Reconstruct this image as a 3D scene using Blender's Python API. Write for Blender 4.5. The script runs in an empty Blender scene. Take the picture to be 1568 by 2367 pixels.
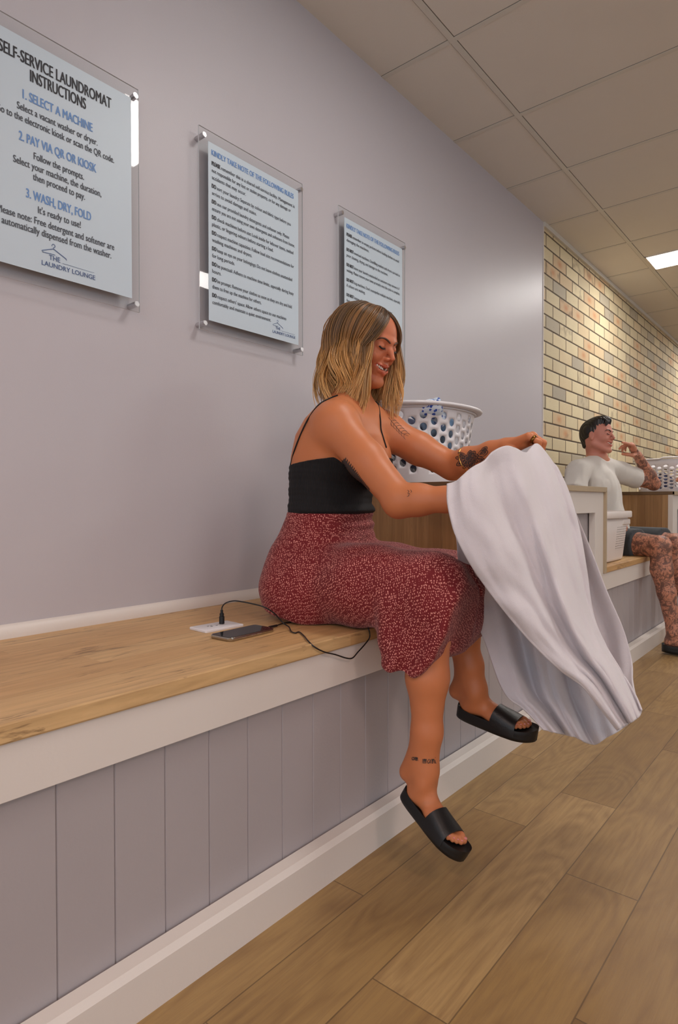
import bpy, bmesh, math, random
import numpy as np
from mathutils import Vector, Matrix, noise
from mathutils.bvhtree import BVHTree
random.seed(7); rng=np.random.default_rng(7)
sc=bpy.context.scene; COL=sc.collection
# ---------------------------------------------------------------- camera (solved from the photograph's lines)
FPX,YAW,PITCH,ROLL=1428.34,.6962,.0153,-.0012
CAMH=.8636; CAMX=1.5254
_fh=np.array([-math.sin(YAW),math.cos(YAW),0.]);_r=np.array([math.cos(YAW),math.sin(YAW),0.]);_u=np.array([0,0,1.])
CF=_fh*math.cos(PITCH)-_u*math.sin(PITCH);_up=_fh*math.sin(PITCH)+_u*math.cos(PITCH)
CR=_r*math.cos(ROLL)+_up*math.sin(ROLL);CU=-_r*math.sin(ROLL)+_up*math.cos(ROLL)
CC=np.array([CAMX,0,CAMH])
cd=bpy.data.cameras.new('camera');cam=bpy.data.objects.new('camera',cd);COL.objects.link(cam)
cd.sensor_fit='HORIZONTAL';cd.sensor_width=36;cd.lens=FPX/1568*36;cd.clip_start=.05;cd.clip_end=60
cam.matrix_world=Matrix(((CR[0],CU[0],-CF[0],CC[0]),(CR[1],CU[1],-CF[1],CC[1]),(CR[2],CU[2],-CF[2],CC[2]),(0,0,0,1)))
sc.camera=cam
def P(x,y,dz):
    "a point of the photograph at its distance from the camera, in metres"
    return CC+dz*(CF+CR*(x-784)/FPX+CU*(1183.5-y)/FPX)
def onp(x,y,ax,v):
    d=CF+CR*(x-784)/FPX+CU*(1183.5-y)/FPX; t=(v-CC[ax])/d[ax]; return CC+d*t
# ---------------------------------------------------------------- materials
def s2l(c): return tuple((x/12.92 if x<=.04045 else ((x+.055)/1.055)**2.4) for x in c)
def rgb(r,g,b): return s2l((r/255,g/255,b/255))+(1,)
class NT:
    def __init__(s,name):
        s.m=bpy.data.materials.new(name);s.m.use_nodes=True;s.t=s.m.node_tree;s.b=s.t.nodes['Principled BSDF']
    def n(s,ty,**kw):
        nd=s.t.nodes.new(ty)
        for k,v in kw.items(): setattr(nd,k,v)
        return nd
    def l(s,a,b): s.t.links.new(a,b)
    def put(s,sock,v):
        if isinstance(v,bpy.types.NodeSocket): s.l(v,sock)
        elif v is not None: sock.default_value=v
    def M(s,op,a,b=None,c=None,clamp=False):
        nd=s.n('ShaderNodeMath',operation=op,use_clamp=clamp);s.put(nd.inputs[0],a);s.put(nd.inputs[1],b);s.put(nd.inputs[2],c);return nd.outputs[0]
    def mix(s,f,a,b,mode='MIX'):
        nd=s.n('ShaderNodeMix',data_type='RGBA',blend_type=mode);s.put(nd.inputs[0],f);s.put(nd.inputs[6],a);s.put(nd.inputs[7],b);return nd.outputs[2]
    def ramp(s,f,stops,interp='LINEAR'):
        nd=s.n('ShaderNodeValToRGB');cr=nd.color_ramp;cr.interpolation=interp
        while len(cr.elements)<len(stops): cr.elements.new(.5)
        for e,(p,c) in zip(cr.elements,stops): e.position=p;e.color=c if len(c)==4 else (*c,1)
        s.put(nd.inputs[0],f);return nd.outputs[0]
    def co(s,kind='Object'): return s.n('ShaderNodeTexCoord').outputs[kind]
    def sep(s,v):
        nd=s.n('ShaderNodeSeparateXYZ');s.put(nd.inputs[0],v);return nd.outputs
    def comb(s,x=0.,y=0.,z=0.):
        nd=s.n('ShaderNodeCombineXYZ')
        for i,v in enumerate((x,y,z)): s.put(nd.inputs[i],v)
        return nd.outputs[0]
    def noise(s,v,scale,detail=3,rough=.5,dist=0.,out='Fac'):
        nd=s.n('ShaderNodeTexNoise');s.put(nd.inputs['Vector'],v);nd.inputs['Scale'].default_value=scale;nd.inputs['Detail'].default_value=detail;nd.inputs['Roughness'].default_value=rough;nd.inputs['Distortion'].default_value=dist;return nd.outputs[out]
    def white(s,v,dim='2D'):
        nd=s.n('ShaderNodeTexWhiteNoise',noise_dimensions=dim)
        s.put(nd.inputs['Vector' if dim!='1D' else 'W'],v);return nd.outputs
    def bump(s,h,dist=.001,strength=1.):
        nd=s.n('ShaderNodeBump');nd.inputs['Strength'].default_value=strength;nd.inputs['Distance'].default_value=dist;s.l(h,nd.inputs['Height']);s.l(nd.outputs[0],s.b.inputs['Normal']);return nd
    def set(s,base=None,rough=None,**kw):
        s.put(s.b.inputs['Base Color'],base);s.put(s.b.inputs['Roughness'],rough)
        for k,v in kw.items(): s.put(s.b.inputs[k.replace('_',' ')],v)
        return s.m
def plain(name,c,rough=.5,var=.04,scale=30,bump=0.,bscale=200,**kw):
    t=NT(name);o=t.co();f=t.noise(o,scale,4)
    lo=tuple(x*(1-var) for x in c[:3])+(1,);hi=tuple(min(1,x*(1+var)) for x in c[:3])+(1,)
    t.set(t.mix(f,lo,hi),rough,**kw)
    if bump: t.bump(t.noise(o,bscale,2),bump)
    return t.m
def wood(name,cols,axis='Y',w=.09,L=1.1,grain=1.,rough=.45,dark=.0,seam=.35,tw=(0,2)):
    "laminated timber: staves run along AXIS"
    t=NT(name);o=t.sep(t.co());ax={'X':0,'Y':1,'Z':2}[axis]
    across=t.M('ADD',o[tw[0]],t.M('MULTIPLY',o[tw[1]],1.001)) ;along=o[ax]
    row=t.M('FLOOR',t.M('DIVIDE',across,w))
    r1=t.white(row,'1D')[0]
    col_=t.M('FLOOR',t.M('DIVIDE',t.M('ADD',along,t.M('MULTIPLY',r1,L)),L))
    rnd=t.white(t.comb(row,col_,0.))[0]
    sc_=t.comb(t.M('ADD',t.M('MULTIPLY',across,1.),t.M('MULTIPLY',rnd,9.)),t.M('MULTIPLY',along,.09),rnd)
    g=t.noise(sc_,60*grain,6,.6,.6);g2=t.noise(sc_,14*grain,4,.6,1.2)
    c=t.ramp(t.M('ADD',t.M('MULTIPLY',rnd,.5),t.M('MULTIPLY',g2,.5)),cols)
    c=t.mix(t.M('MULTIPLY',t.ramp(g,[(.35,(0,0,0)),(.65,(1,1,1))]),.35),c,tuple(x*.62 for x in cols[0][1][:3])+(1,))
    if dark:
        kn=t.noise(t.comb(across,t.M('MULTIPLY',along,.16),3.3),34,5,.7,.8)
        c=t.mix(t.M('MULTIPLY',t.ramp(kn,[(.57,(0,0,0)),(.68,(1,1,1))]),dark),c,rgb(86,54,28))
    fr=t.M('FRACT',t.M('DIVIDE',across,w));e=t.M('MINIMUM',fr,t.M('SUBTRACT',1.,fr))
    c=t.mix(t.M('MULTIPLY',t.M('LESS_THAN',e,.012),seam),c,rgb(90,62,38))
    t.set(c,rough);t.bump(g,.0004);return t.m
def floor_mat():
    t=NT('vinyl_planks');o=t.sep(t.co());W=.156;L=.937
    X=t.M('DIVIDE',t.M('SUBTRACT',o[0],.08),W);row=t.M('FLOOR',X)
    offs={2:.3,3:.128,4:.635,5:.887-.935,6:.495,7:.1,8:.4,9:.7,10:.25,11:.55,12:.8,13:.05}
    st=[(0,(.2,)*3)]+[((r+.01)/16,((v%L)/L,)*3) for r,v in offs.items()]
    off=t.ramp(t.M('DIVIDE',t.M('ADD',row,.5),16.),st,'CONSTANT')
    Y=t.M('SUBTRACT',t.M('DIVIDE',o[1],L),off);colm=t.M('FLOOR',Y)
    rnd=t.white(t.comb(row,colm,0.))[0]
    fx=t.M('FRACT',X);fy=t.M('FRACT',Y)
    v=t.comb(t.M('ADD',o[0],t.M('MULTIPLY',rnd,7.)),t.M('MULTIPLY',o[1],.045),t.M('MULTIPLY',rnd,5.))
    # cathedral figure: rings of a stretched, warped field
    vw=t.comb(t.M('ADD',o[0],t.M('MULTIPLY',rnd,7.)),t.M('MULTIPLY',o[1],.26),t.M('MULTIPLY',rnd,5.))
    field=t.noise(vw,5.5,1.5,.45,.35)
    rings=t.M('FRACT',t.M('MULTIPLY',field,17.))
    rings=t.M('MULTIPLY',t.M('ABSOLUTE',t.M('SUBTRACT',rings,.5)),2.)
    fine=t.noise(v,120,6,.65,.3)
    c=t.ramp(rnd,[(0,rgb(118,88,50)),(.3,rgb(148,116,70)),(.6,rgb(160,128,80)),(1,rgb(176,144,96))])
    k=t.noise(vw,20,4,.6)
    c=t.mix(t.M('MULTIPLY',t.M('MULTIPLY',rings,t.ramp(k,[(.38,(0,0,0)),(.56,(1,1,1))])),.42),c,rgb(112,80,48))
    c=t.mix(t.M('MULTIPLY',t.ramp(fine,[(.42,(0,0,0)),(.62,(1,1,1))]),.32),c,rgb(120,90,60))
    kn=t.noise(t.comb(o[0],t.M('MULTIPLY',o[1],.45),8.1),11,3,.6,.4)
    c=t.mix(t.M('MULTIPLY',t.ramp(kn,[(.70,(0,0,0)),(.78,(1,1,1))]),.55),c,rgb(96,66,40))
    ex=t.M('MINIMUM',fx,t.M('SUBTRACT',1.,fx));ey=t.M('MINIMUM',fy,t.M('SUBTRACT',1.,fy))
    edge=t.M('MAXIMUM',t.M('LESS_THAN',ex,.008),t.M('LESS_THAN',ey,.0014))
    c=t.mix(t.M('MULTIPLY',edge,.6),c,rgb(70,50,32))
    t.set(c,t.M('ADD',.36,t.M('MULTIPLY',fine,.15)));t.bump(t.M('SUBTRACT',fine,edge),.0006);return t.m
def brick_mat():
    t=NT('cream_brick');o=t.sep(t.co());H=.086;L=.24
    v=t.M('DIVIDE',t.M('SUBTRACT',o[2],.0005),H);row=t.M('FLOOR',v)
    par=t.M('MODULO',t.M('ABSOLUTE',row),2.)
    u=t.M('ADD',t.M('DIVIDE',t.M('SUBTRACT',o[1],3.78),L),t.M('MULTIPLY',par,.5));colm=t.M('FLOOR',u)
    rn=t.white(t.comb(row,colm,0.));rnd=rn[0];rc=t.sep(rn[1])
    fx=t.M('FRACT',u);fy=t.M('FRACT',v)
    wob=t.M('MULTIPLY',t.M('SUBTRACT',t.noise(t.co(),40,2),.5),.012)
    ex=t.M('MULTIPLY',t.M('ADD',t.M('MINIMUM',fx,t.M('SUBTRACT',1.,fx)),t.M('MULTIPLY',wob,.4)),L);ey=t.M('MULTIPLY',t.M('ADD',t.M('MINIMUM',fy,t.M('SUBTRACT',1.,fy)),wob),H)
    e=t.M('MINIMUM',ex,ey);mort=t.M('LESS_THAN',e,.0048)
    c=t.ramp(rnd,[(0,rgb(172,165,150)),(.16,rgb(200,186,154)),(.35,rgb(216,202,166)),(.65,rgb(226,212,174)),(.88,rgb(214,190,152)),(1,rgb(206,176,138))])
    c=t.mix(t.M('MULTIPLY',t.noise(t.co(),9,4),.3),c,rgb(190,168,130))
    dx=t.M('MULTIPLY',t.M('SUBTRACT',fx,.5),L);dy=t.M('MULTIPLY',t.M('SUBTRACT',fy,.5),H)
    d=t.M('SQRT',t.M('ADD',t.M('MULTIPLY',t.M('MULTIPLY',dx,dx),.35),t.M('MULTIPLY',dy,dy)))
    spot=t.M('MULTIPLY',t.ramp(t.M('DIVIDE',d,.04),[(.1,(1,1,1)),(.9,(0,0,0))]),t.M('GREATER_THAN',rc[0],.90))
    c=t.mix(t.M('MULTIPLY',spot,.62),c,rgb(198,124,78))
    sp2=t.M('MULTIPLY',t.ramp(t.noise(t.co(),14,3),[(.5,(0,0,0)),(.7,(1,1,1))]),t.M('GREATER_THAN',rc[1],.82))
    c=t.mix(t.M('MULTIPLY',sp2,.55),c,rgb(128,108,86))
    c=t.mix(t.M('MULTIPLY',t.M('GREATER_THAN',t.noise(t.co(),110,1),.74),.4),c,rgb(110,80,60))
    c=t.mix(mort,c,rgb(98,82,64))
    t.set(c,.75);hh=t.M('ADD',t.M('MULTIPLY',t.M('MINIMUM',t.M('DIVIDE',e,.008),1.),1.),t.M('MULTIPLY',t.noise(t.co(),150,3),.15))
    t.bump(hh,.005);return t.m
def wall_paint():
    t=NT('lilac_grey_wall_paint');o=t.co()
    f=t.noise(o,1.3,3);c=t.mix(f,rgb(190,184,189),rgb(195,190,194))
    t.set(c,t.M('ADD',.40,t.M('MULTIPLY',t.noise(o,3.,3),.06)),Specular_IOR_Level=.5)
    t.bump(t.noise(o,260,3),.0005,.6);return t.m
M={}
M['wall']=wall_paint();M['floor']=floor_mat();M['brick']=brick_mat()
M['ceil']=plain('cream_ceiling_tile',rgb(222,217,208),.85,.03,3,.0004,400)
M['ceilbar']=plain('ceiling_bar_paint',rgb(212,208,198),.5)
M['white']=plain('white_trim_paint',rgb(222,213,205),.42,.02,5,.0002,120)
M['groove']=plain('grey_panel_paint',rgb(170,162,163),.5,.03,8,.0003,160)
M['top']=wood('bench_timber',[(0,rgb(176,132,84)),(.35,rgb(204,162,110)),(.65,rgb(214,176,124)),(1,rgb(222,188,140))],'Y',.093,1.3,dark=.7,seam=.3,tw=(0,2))
M['board']=wood('veneer_board',[(0,rgb(128,90,52)),(.4,rgb(158,116,72)),(.7,rgb(178,136,90)),(1,rgb(194,152,104))],'Z',.105,3.,.8,.5,.3,.5,tw=(0,0))
M['edge']=plain('raw_timber_edging',rgb(178,158,130),.6,.08,20)
def _acr():
    t=NT('clear_acrylic');tr=t.n('ShaderNodeBsdfTransparent');tr.inputs[0].default_value=(.97,.98,.98,1);gl=t.n('ShaderNodeBsdfGlossy');gl.inputs['Roughness'].default_value=.02
    fr=t.n('ShaderNodeFresnel');fr.inputs[0].default_value=1.49;mx=t.n('ShaderNodeMixShader');bf=t.n('ShaderNodeNewGeometry').outputs['Backfacing'];t.l(t.M('MULTIPLY',fr.outputs[0],t.M('SUBTRACT',1.,bf)),mx.inputs[0]);t.l(tr.outputs[0],mx.inputs[1]);t.l(gl.outputs[0],mx.inputs[2])
    t.l(mx.outputs[0],t.t.nodes['Material Output'].inputs[0]);return t.m
M['acrylic']=_acr()
M['acr_edge']=plain('acrylic_edge_highlight',rgb(206,208,210),.15,.01)  # pale colour paints the highlight along the clear panel's edges
M['print']=plain('matte_white_print',rgb(196,209,219),.45,.01)
M['metal']=plain('satin_steel',rgb(205,203,205),.3,.02,Metallic=1.)
M['black_ink']=plain('black_ink',rgb(42,42,48),.6)
M['grey_ink']=plain('grey_ink',rgb(70,74,82),.6)
M['blue_ink']=plain('blue_ink',rgb(106,146,200),.6)
M['navy_ink']=plain('slate_blue_ink',rgb(74,96,140),.6)
M['plastic']=plain('white_plastic',rgb(226,222,224),.35,.01,Subsurface_Weight=.0)
M['plastic2']=plain('warm_white_plastic',rgb(232,222,216),.4,.01)
M['black']=plain('black_rubber',rgb(15,14,16),.45,.1)
M['cable']=plain('black_cable',rgb(18,18,20),.4,.1)
M['glass_black']=plain('black_screen_glass',rgb(14,14,16),.08,.0)
M['alu']=plain('phone_metal_edge',rgb(176,170,160),.28,.02,Metallic=1.)
# ---------------------------------------------------------------- helpers
def setp(o,label=None,cat=None,group=None,kind=None):
    for k,v in (('label',label),('category',cat),('group',group),('kind',kind)):
        if v: o[k]=v
    return o
def empty(name,loc,label,cat,group=None):
    o=bpy.data.objects.new(name,None);COL.objects.link(o);o.location=loc;o.empty_display_size=.1;return setp(o,label,cat,group)
def link(name,me,mat,parent=None,smooth=False,auto=None):
    o=bpy.data.objects.new(name,me);COL.objects.link(o)
    if mat is not None and not me.materials:
        for m in (mat if isinstance(mat,(list,tuple)) else [mat]): me.materials.append(m)
    if smooth: me.shade_smooth() if hasattr(me,'shade_smooth') else None
    if auto is not None:
        me.shade_smooth(); me.set_sharp_from_angle(angle=math.radians(auto))
    if parent is not None:
        o.parent=parent
        bpy.context.view_layer.update()
        o.matrix_parent_inverse=parent.matrix_world.inverted()
    return o
def py(name,V,Fs,mat=None,parent=None,smooth=False,auto=None):
    me=bpy.data.meshes.new(name);me.from_pydata([tuple(map(float,v)) for v in V],[],[tuple(map(int,f)) for f in Fs]);me.update();return link(name,me,mat,parent,smooth,auto)
class MB:
    "collects boxes, tubes and lofts into one mesh"
    def __init__(s): s.bm=bmesh.new()
    def box(s,a,b,bev=0.,seg=2):
        a=Vector(a);b=Vector(b);g=bmesh.ops.create_cube(s.bm,size=1)
        for v in g['verts']: v.co=Vector([(a[i]+b[i])/2+v.co[i]*(b[i]-a[i]) for i in range(3)])
        if bev:
            es=list({e for v in g['verts'] for e in v.link_edges});bmesh.ops.bevel(s.bm,geom=es,offset=bev,segments=seg,affect='EDGES',profile=.5)
        return s
    def cyl(s,a,b,r,n=24,bev=0.):
        a=Vector(a);b=Vector(b);d=b-a;q=d.to_track_quat('Z','Y').to_matrix().to_4x4()
        g=bmesh.ops.create_cone(s.bm,cap_ends=True,segments=n,radius1=r,radius2=r,depth=d.length,matrix=Matrix.Translation((a+b)/2)@q)
        if bev:
            es=[e for e in {e for v in g['verts'] for e in v.link_edges} if e.is_manifold and e.calc_face_angle(0)>1.]
            bmesh.ops.bevel(s.bm,geom=es,offset=bev,segments=2,affect='EDGES')
        return s
    def mesh(s,V,Fs):
        vs=[s.bm.verts.new(tuple(map(float,v))) for v in V]
        for f in Fs:
            try: s.bm.faces.new([vs[int(i)] for i in f])
            except ValueError: pass
        return s
    def build(s,name,mat,parent=None,smooth=False,auto=None):
        me=bpy.data.meshes.new(name);bmesh.ops.recalc_face_normals(s.bm,faces=s.bm.faces);s.bm.to_mesh(me);s.bm.free();return link(name,me,mat,parent,smooth,auto)
def struct(o): o['kind']='structure';return o
def catmull(pts,n):
    pts=[np.array(p,float) for p in pts];out=[];N=len(pts)
    for i in range(N-1):
        p0=pts[max(i-1,0)];p1=pts[i];p2=pts[i+1];p3=pts[min(i+2,N-1)]
        for j in range(n):
            t=j/n;out.append(.5*((2*p1)+(-p0+p2)*t+(2*p0-5*p1+4*p2-p3)*t*t+(-p0+3*p1-3*p2+p3)*t**3))
    out.append(pts[-1]);return np.array(out)
def tube(path,rad,n=8,cap=True,flat=None):
    "V,F of a tube along PATH; RAD scalar or per-point; flat = (k) squashes along the frame's second axis"
    path=np.array(path,float);m=len(path);rad=np.full(m,rad) if np.isscalar(rad) else np.array(rad,float)
    T=np.gradient(path,axis=0);T/=np.linalg.norm(T,axis=1)[:,None]+1e-12
    up=np.array([0,0,1.]) if abs(T[0][2])<.9 else np.array([1.,0,0])
    A=np.cross(T[0],up);A/=np.linalg.norm(A);V=[]
    for i in range(m):
        A=A-T[i]*(A@T[i]);A/=np.linalg.norm(A)+1e-12;B=np.cross(T[i],A)
        for k in range(n):
            a=2*math.pi*k/n;V.append(path[i]+rad[i]*(math.cos(a)*A+math.sin(a)*B*(flat or 1.)))
    Fs=[(i*n+k,i*n+(k+1)%n,(i+1)*n+(k+1)%n,(i+1)*n+k) for i in range(m-1) for k in range(n)]
    if cap: Fs+= [tuple(range(n))[::-1],tuple((m-1)*n+k for k in range(n))]
    return V,Fs
# ---------------------------------------------------------------- room
ZC=2.631;ZB=.5476;YW=3.838;XF=.5956
def wallplane(name,V,mat): return struct(py(name,V,[(0,1,2,3)],mat))
struct(MB().box((-.4,-3.0,-.05),(6.2,11.5,0)).build('floor',M['floor']))
struct(MB().box((-.4,-3.0,ZC),(6.2,11.5,ZC+.05)).build('ceiling',M['ceil']))
struct(MB().box((-.2,-3.0,0),(0,YW,ZC),.0).build('wall_left',M['wall']))
struct(MB().box((-.2,YW,0),(-.006,11.5,ZC),.0).build('wall_back',M['brick']))
struct(MB().box((-.2,11.3,0),(6.2,11.5,ZC)).build('wall_far',M['wall']))
struct(MB().box((6.0,-3,0),(6.2,11.5,.9)).box((6.0,-3,2.3),(6.2,11.5,ZC)).box((6.0,3.2,.9),(6.2,3.7,2.3)).box((6.,7.6,.9),(6.2,11.5,2.3)).build('wall_right',M['wall']))
mb=MB()   # flush ceiling grid
for X in (.3275,1.5275,2.7275,3.9275,5.1275): mb.box((X-.012,-3,ZC-.003),(X+.012,11.3,ZC+.002))
for k in range(-8,16):
    Y=2.1131+.6*k; mb.box((-.0,Y-.011,ZC-.0025),(6.0,Y+.011,ZC+.002))
struct(mb.build('trim_1',M['ceilbar']))
mb=MB()   # dark strips painting the shade in the joints beside the bars
for X in (.3275,1.5275,2.7275,3.9275,5.1275):
    for s in (-1,1): mb.box((X+s*.0135-.0012,-3,ZC-.0006),(X+s*.0135+.0012,11.3,ZC+.002))
for k in range(-8,16):
    Y=2.1131+.6*k
    for s in (-1,1): mb.box((0,Y+s*.0122-.001,ZC-.0006),(6.0,Y+s*.0122+.001,ZC+.002))
M['gap_shade']=plain('ceiling_gap_shade',rgb(112,104,94),.9)
struct(mb.build('trim_2',M['gap_shade']))
struct(MB().box((-.006,YW,ZC-.03),(.012,11.3,ZC),.002).build('trim_3',M['ceilbar']))
struct(MB().box((-.01,YW-.004,.0),(.004,YW+.004,ZC)).build('trim_4',M['white']))
# ceiling lights: diffuser panels set in the grid
def emis(name,c,s):
    t=NT(name);t.set((.9,.9,.9,1),.5,Emission_Color=c,Emission_Strength=s);return t.m
M['lamp']=emis('lit_diffuser',(1,.965,.93,1),21.)
M['lamp_pink_fill']=emis('pink_fill_diffuser',(1,.74,.66,1),24.)  # pink tint added to the unseen near panels to colour the left wall
def clight(x0,x1,y0,y1,label):
    o=empty('ceiling_light',((x0+x1)/2,(y0+y1)/2,ZC),label,'ceiling light','ceiling light panels')
    w=.012;z0=ZC-.008
    MB().box((x0,y0,z0),(x1,y0+w,ZC+.002),.002).box((x0,y1-w,z0),(x1,y1,ZC+.002),.002).box((x0,y0,z0),(x0+w,y1,ZC+.002),.002).box((x1-w,y0,z0),(x1,y1,ZC+.002),.002).build('frame',M['white'],o)
    MB().box((x0+w,y0+w,ZC-.005),(x1-w,y1-w,ZC-.001)).build('diffuser',M['lamp_pink_fill' if y0<1 else 'lamp'],o)
clight(.342,1.53,4.85,5.16,'bright rectangular light panel in ceiling above cream brick wall')
for (x0,x1,y0,y1) in [(.95,1.47,1.46,1.83),(2.36,2.66,2.75,3.3),(2.9,4.1,.0,.3),(2.9,4.1,5.45,5.75),(2.9,4.1,8,8.3),(.342,1.53,7.85,8.16),(1.2,2.4,-1.5,-1.2)]:
    clight(x0,x1,y0,y1,'lit ceiling panel out of view above the camera side of the room')
# ---------------------------------------------------------------- bench
def groove_panel(mb,x,y0,y1,z0,z1,y_first,step=.0988,axis='Y',depth=.003,w=.0022,face=1,t=.012):
    ys=[y0];k=math.ceil((y0-y_first)/step)
    while y_first+k*step<y1-.004:
        yy=y_first+k*step
        if yy>y0+.006: ys+=[yy-w,yy,yy+w]
        k+=1
    ys.append(y1);prof=[]
    i=1;prof=[(y0,0.)]
    while i<len(ys)-1:
        prof+=[(ys[i],0.),(ys[i+1],-depth),(ys[i+2],0.)];i+=3
    prof.append((y1,0.))
    V=[];Fs=[]
    for (a,d) in prof:
        for zz in (z0,z1): V.append((x+d*face,a,zz) if axis=='Y' else (a,x+d*face,zz))
    n=len(prof)
    for i in range(n-1): Fs.append((2*i,2*i+2,2*i+3,2*i+1))
    b=len(V)
    for (a,d) in (prof[0],prof[-1]):
        for zz in (z0,z1): V.append((x-t*face,a,zz) if axis=='Y' else (a,x-t*face,zz))
    Fs+=[(0,b,b+1,1),(2*n-2,2*n-1,b+3,b+2),(b,b+2,b+3,b+1)]
    mb.mesh(V,Fs);return mb
Y0,Y1=-1.2,6.4
bench=empty('built_in_bench',(.3,2.,0),'long wall bench with timber seat over white band and grey grooved front','bench')
for a_,b_ in ((Y0,1.8755),(3.1345,4.5955),(5.8045,Y1)): MB().box((.001,a_,ZB-.030),(XF,b_,ZB),.0025,2).build('seat_board',M['top'],bench)
MB().box((.52,Y0,.432),(.590,Y1,ZB-.030),.001).build('fascia',M['white'],bench)
groove_panel(MB(),.575,Y0,Y1,.06,.436,.4501).build('groove_panel',M['groove'],bench)
_b=MB();_b.mesh([(.58,Y0,0),(.618,Y0,0),(.618,Y0,.078),(.610,Y0,.090),(.58,Y0,.090),(.58,Y1,0),(.618,Y1,0),(.618,Y1,.078),(.610,Y1,.090),(.58,Y1,.090)],[(0,1,6,5),(1,2,7,6),(2,3,8,7),(3,4,9,8),(4,0,5,9),(0,4,3,2,1),(5,6,7,8,9)]).build('baseboard',M['white'],bench)
# white coving strip where the seat meets the wall
pr_=[(0,0),(.016,0),(.016,.008),(.013,.018),(.008,.026),(.003,.031),(0,.032)]
V=[(x+.0005,Y,ZB+z) for Y in (Y0,Y1) for x,z in pr_];n=len(pr_)
MB().mesh(V,[(i,(i+1)%n,n+(i+1)%n,n+i) for i in range(n)]+[tuple(range(n)),tuple(range(n,2*n))[::-1]]).build('back_strip',M['white'],bench,auto=40)
# ---------------------------------------------------------------- raised box tables on the bench
def boxtable(y0,y1,label,g):
    o=empty('raised_box_table',(.3,(y0+y1)/2,ZB),label,'box table',g);zt=.936;z0=ZB-.028
    MB().box((.002,y0,z0),(.5605,y0+.016,zt-.022),.001).build('side_board',M['board'],o,)
    MB().box((.002,y1-.016,z0),(.5605,y1,zt-.022),.001).build('side_board',M['board'],o)
    MB().box((.002,y0-.004,zt-.022),(.600,y1+.004,zt),.0015).build('top_board',M['edge2'],o)
    x0,x1=.5605,.590
    fr=MB();fw=.135;ft=.10;zl=ZB-.0300
    fr.box((x0,y0,zl),(x1,y0+fw,zt-.022),.001).box((x0,y1-fw,zl),(x1,y1-.014,zt-.022),.001).box((x0,y0+fw-.001,zt-.022-ft),(x1,y1-fw+.001,zt-.022),.001)
    fr.build('front_frame',M['white'],o)
    groove_panel(MB(),.555,y0+fw-.03,y1-fw+.01,zl+.0,zt-.1,y1-fw-.05).build('groove_panel',M['groove'],o)
    MB().box((x0,y1-.014,zl+.001),(.602,y1+.004,zt-.02),.001).box((.588,y0-.004,zt-.024),(.602,y1+.004,zt),.001).build('edge_trim',M['edge'],o)
    return o
M['edge2']=plain('dark_timber_edge',rgb(112,84,54),.5,.25,25)
boxtable(1.88,3.13,'raised wooden box on bench behind the woman carrying the round-holed basket','raised box tables')
boxtable(4.60,5.8,'raised wooden box beyond the seated man under his elbow','raised box tables')
# ---------------------------------------------------------------- signs
def textmesh(s,width=None,height=.01,bold=0.,condense=.78):
    cu=bpy.data.curves.new('t','FONT');cu.body=s;cu.size=1;cu.offset=bold;cu.resolution_u=3
    o=bpy.data.objects.new('t',cu);COL.objects.link(o)
    bpy.context.view_layer.update();dg=bpy.context.evaluated_depsgraph_get()
    me=bpy.data.meshes.new_from_object(o.evaluated_get(dg));V=np.array([v.co[:] for v in me.vertices]) if len(me.vertices) else np.zeros((0,3));Fs=[tuple(p.vertices) for p in me.polygons]
    bpy.data.objects.remove(o);bpy.data.curves.remove(cu);bpy.data.meshes.remove(me)
    if not len(V): return V,Fs
    V=V.copy();V[:,1]*=height/.7;V[:,0]-=V[:,0].min()
    V[:,0]*= (width/V[:,0].max()) if width else (height/.7*condense)
    return V,Fs
def wtext(mb,s,y,z,x=.0318,width=None,height=.01,align='L',bold=0.,condense=.78):
    "lettering facing +X: Y runs to the reader's right"
    V,Fs=textmesh(s,width,height,0.,condense)
    if not len(V): return 0
    w=V[:,0].max();o={'L':0,'C':-w/2,'R':-w}[align]
    d=bold*height*1.3
    for k,dy in enumerate((-d,0,d) if bold>.003 else (0,)): mb.mesh([(x+.00003*k,y+o+v[0]+dy,z+v[1]) for v in V],Fs)
    return w
def strip(mb,pts,w,x=.0318):
    "flat stroke in the YZ plane"
    p=np.array(pts,float);T=np.gradient(p,axis=0);T/=np.linalg.norm(T,axis=1)[:,None]+1e-9;N=np.stack([-T[:,1],T[:,0]],1)*w/2
    V=[(x,a[0],a[1]) for a in p-N]+[(x,a[0],a[1]) for a in p+N];n=len(p)
    mb.mesh(V,[(i,i+1,n+i+1,n+i) for i in range(n-1)])
def logo(y,z,s,parent):
    "hanger over THE / LAUNDRY LOUNGE, y = left end, z = baseline, s = width"
    mb=MB()
    wtext(mb,'LAUNDRY LOUNGE',y,z,width=s,height=s*.085,bold=.012)
    wtext(mb,'THE',y+s*.13,z+s*.13,width=s*.2,height=s*.09,bold=.012)
    hy=y+s*.21;hz=z+s*.34
    strip(mb,[(hy-.0*s,hz-.0),(y+.0*s,hz-s*.09),(y+.03*s,hz-s*.115)],s*.012)
    strip(mb,[(hy,hz),(y+.44*s,hz-s*.11),(y+.45*s,hz-s*.135)],s*.014)
    strip(mb,[(y+.01*s,hz-s*.112),(y+.2*s,hz-s*.10),(y+.24*s,hz-s*.10)],s*.010)
    a=np.linspace(-1.4,3.6,16);strip(mb,[(hy+s*.0,hz),(hy+s*.002,hz+s*.025)]+[(hy+s*.002+s*.028*math.cos(t),hz+s*.055+s*.028*math.sin(t)) for t in a],s*.011)
    strip(mb,[(y+.37*s,z+s*.13),(y+.98*s,z+s*.13)],s*.006)
    return mb.build('logo',M['navy_ink'],parent)
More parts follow.
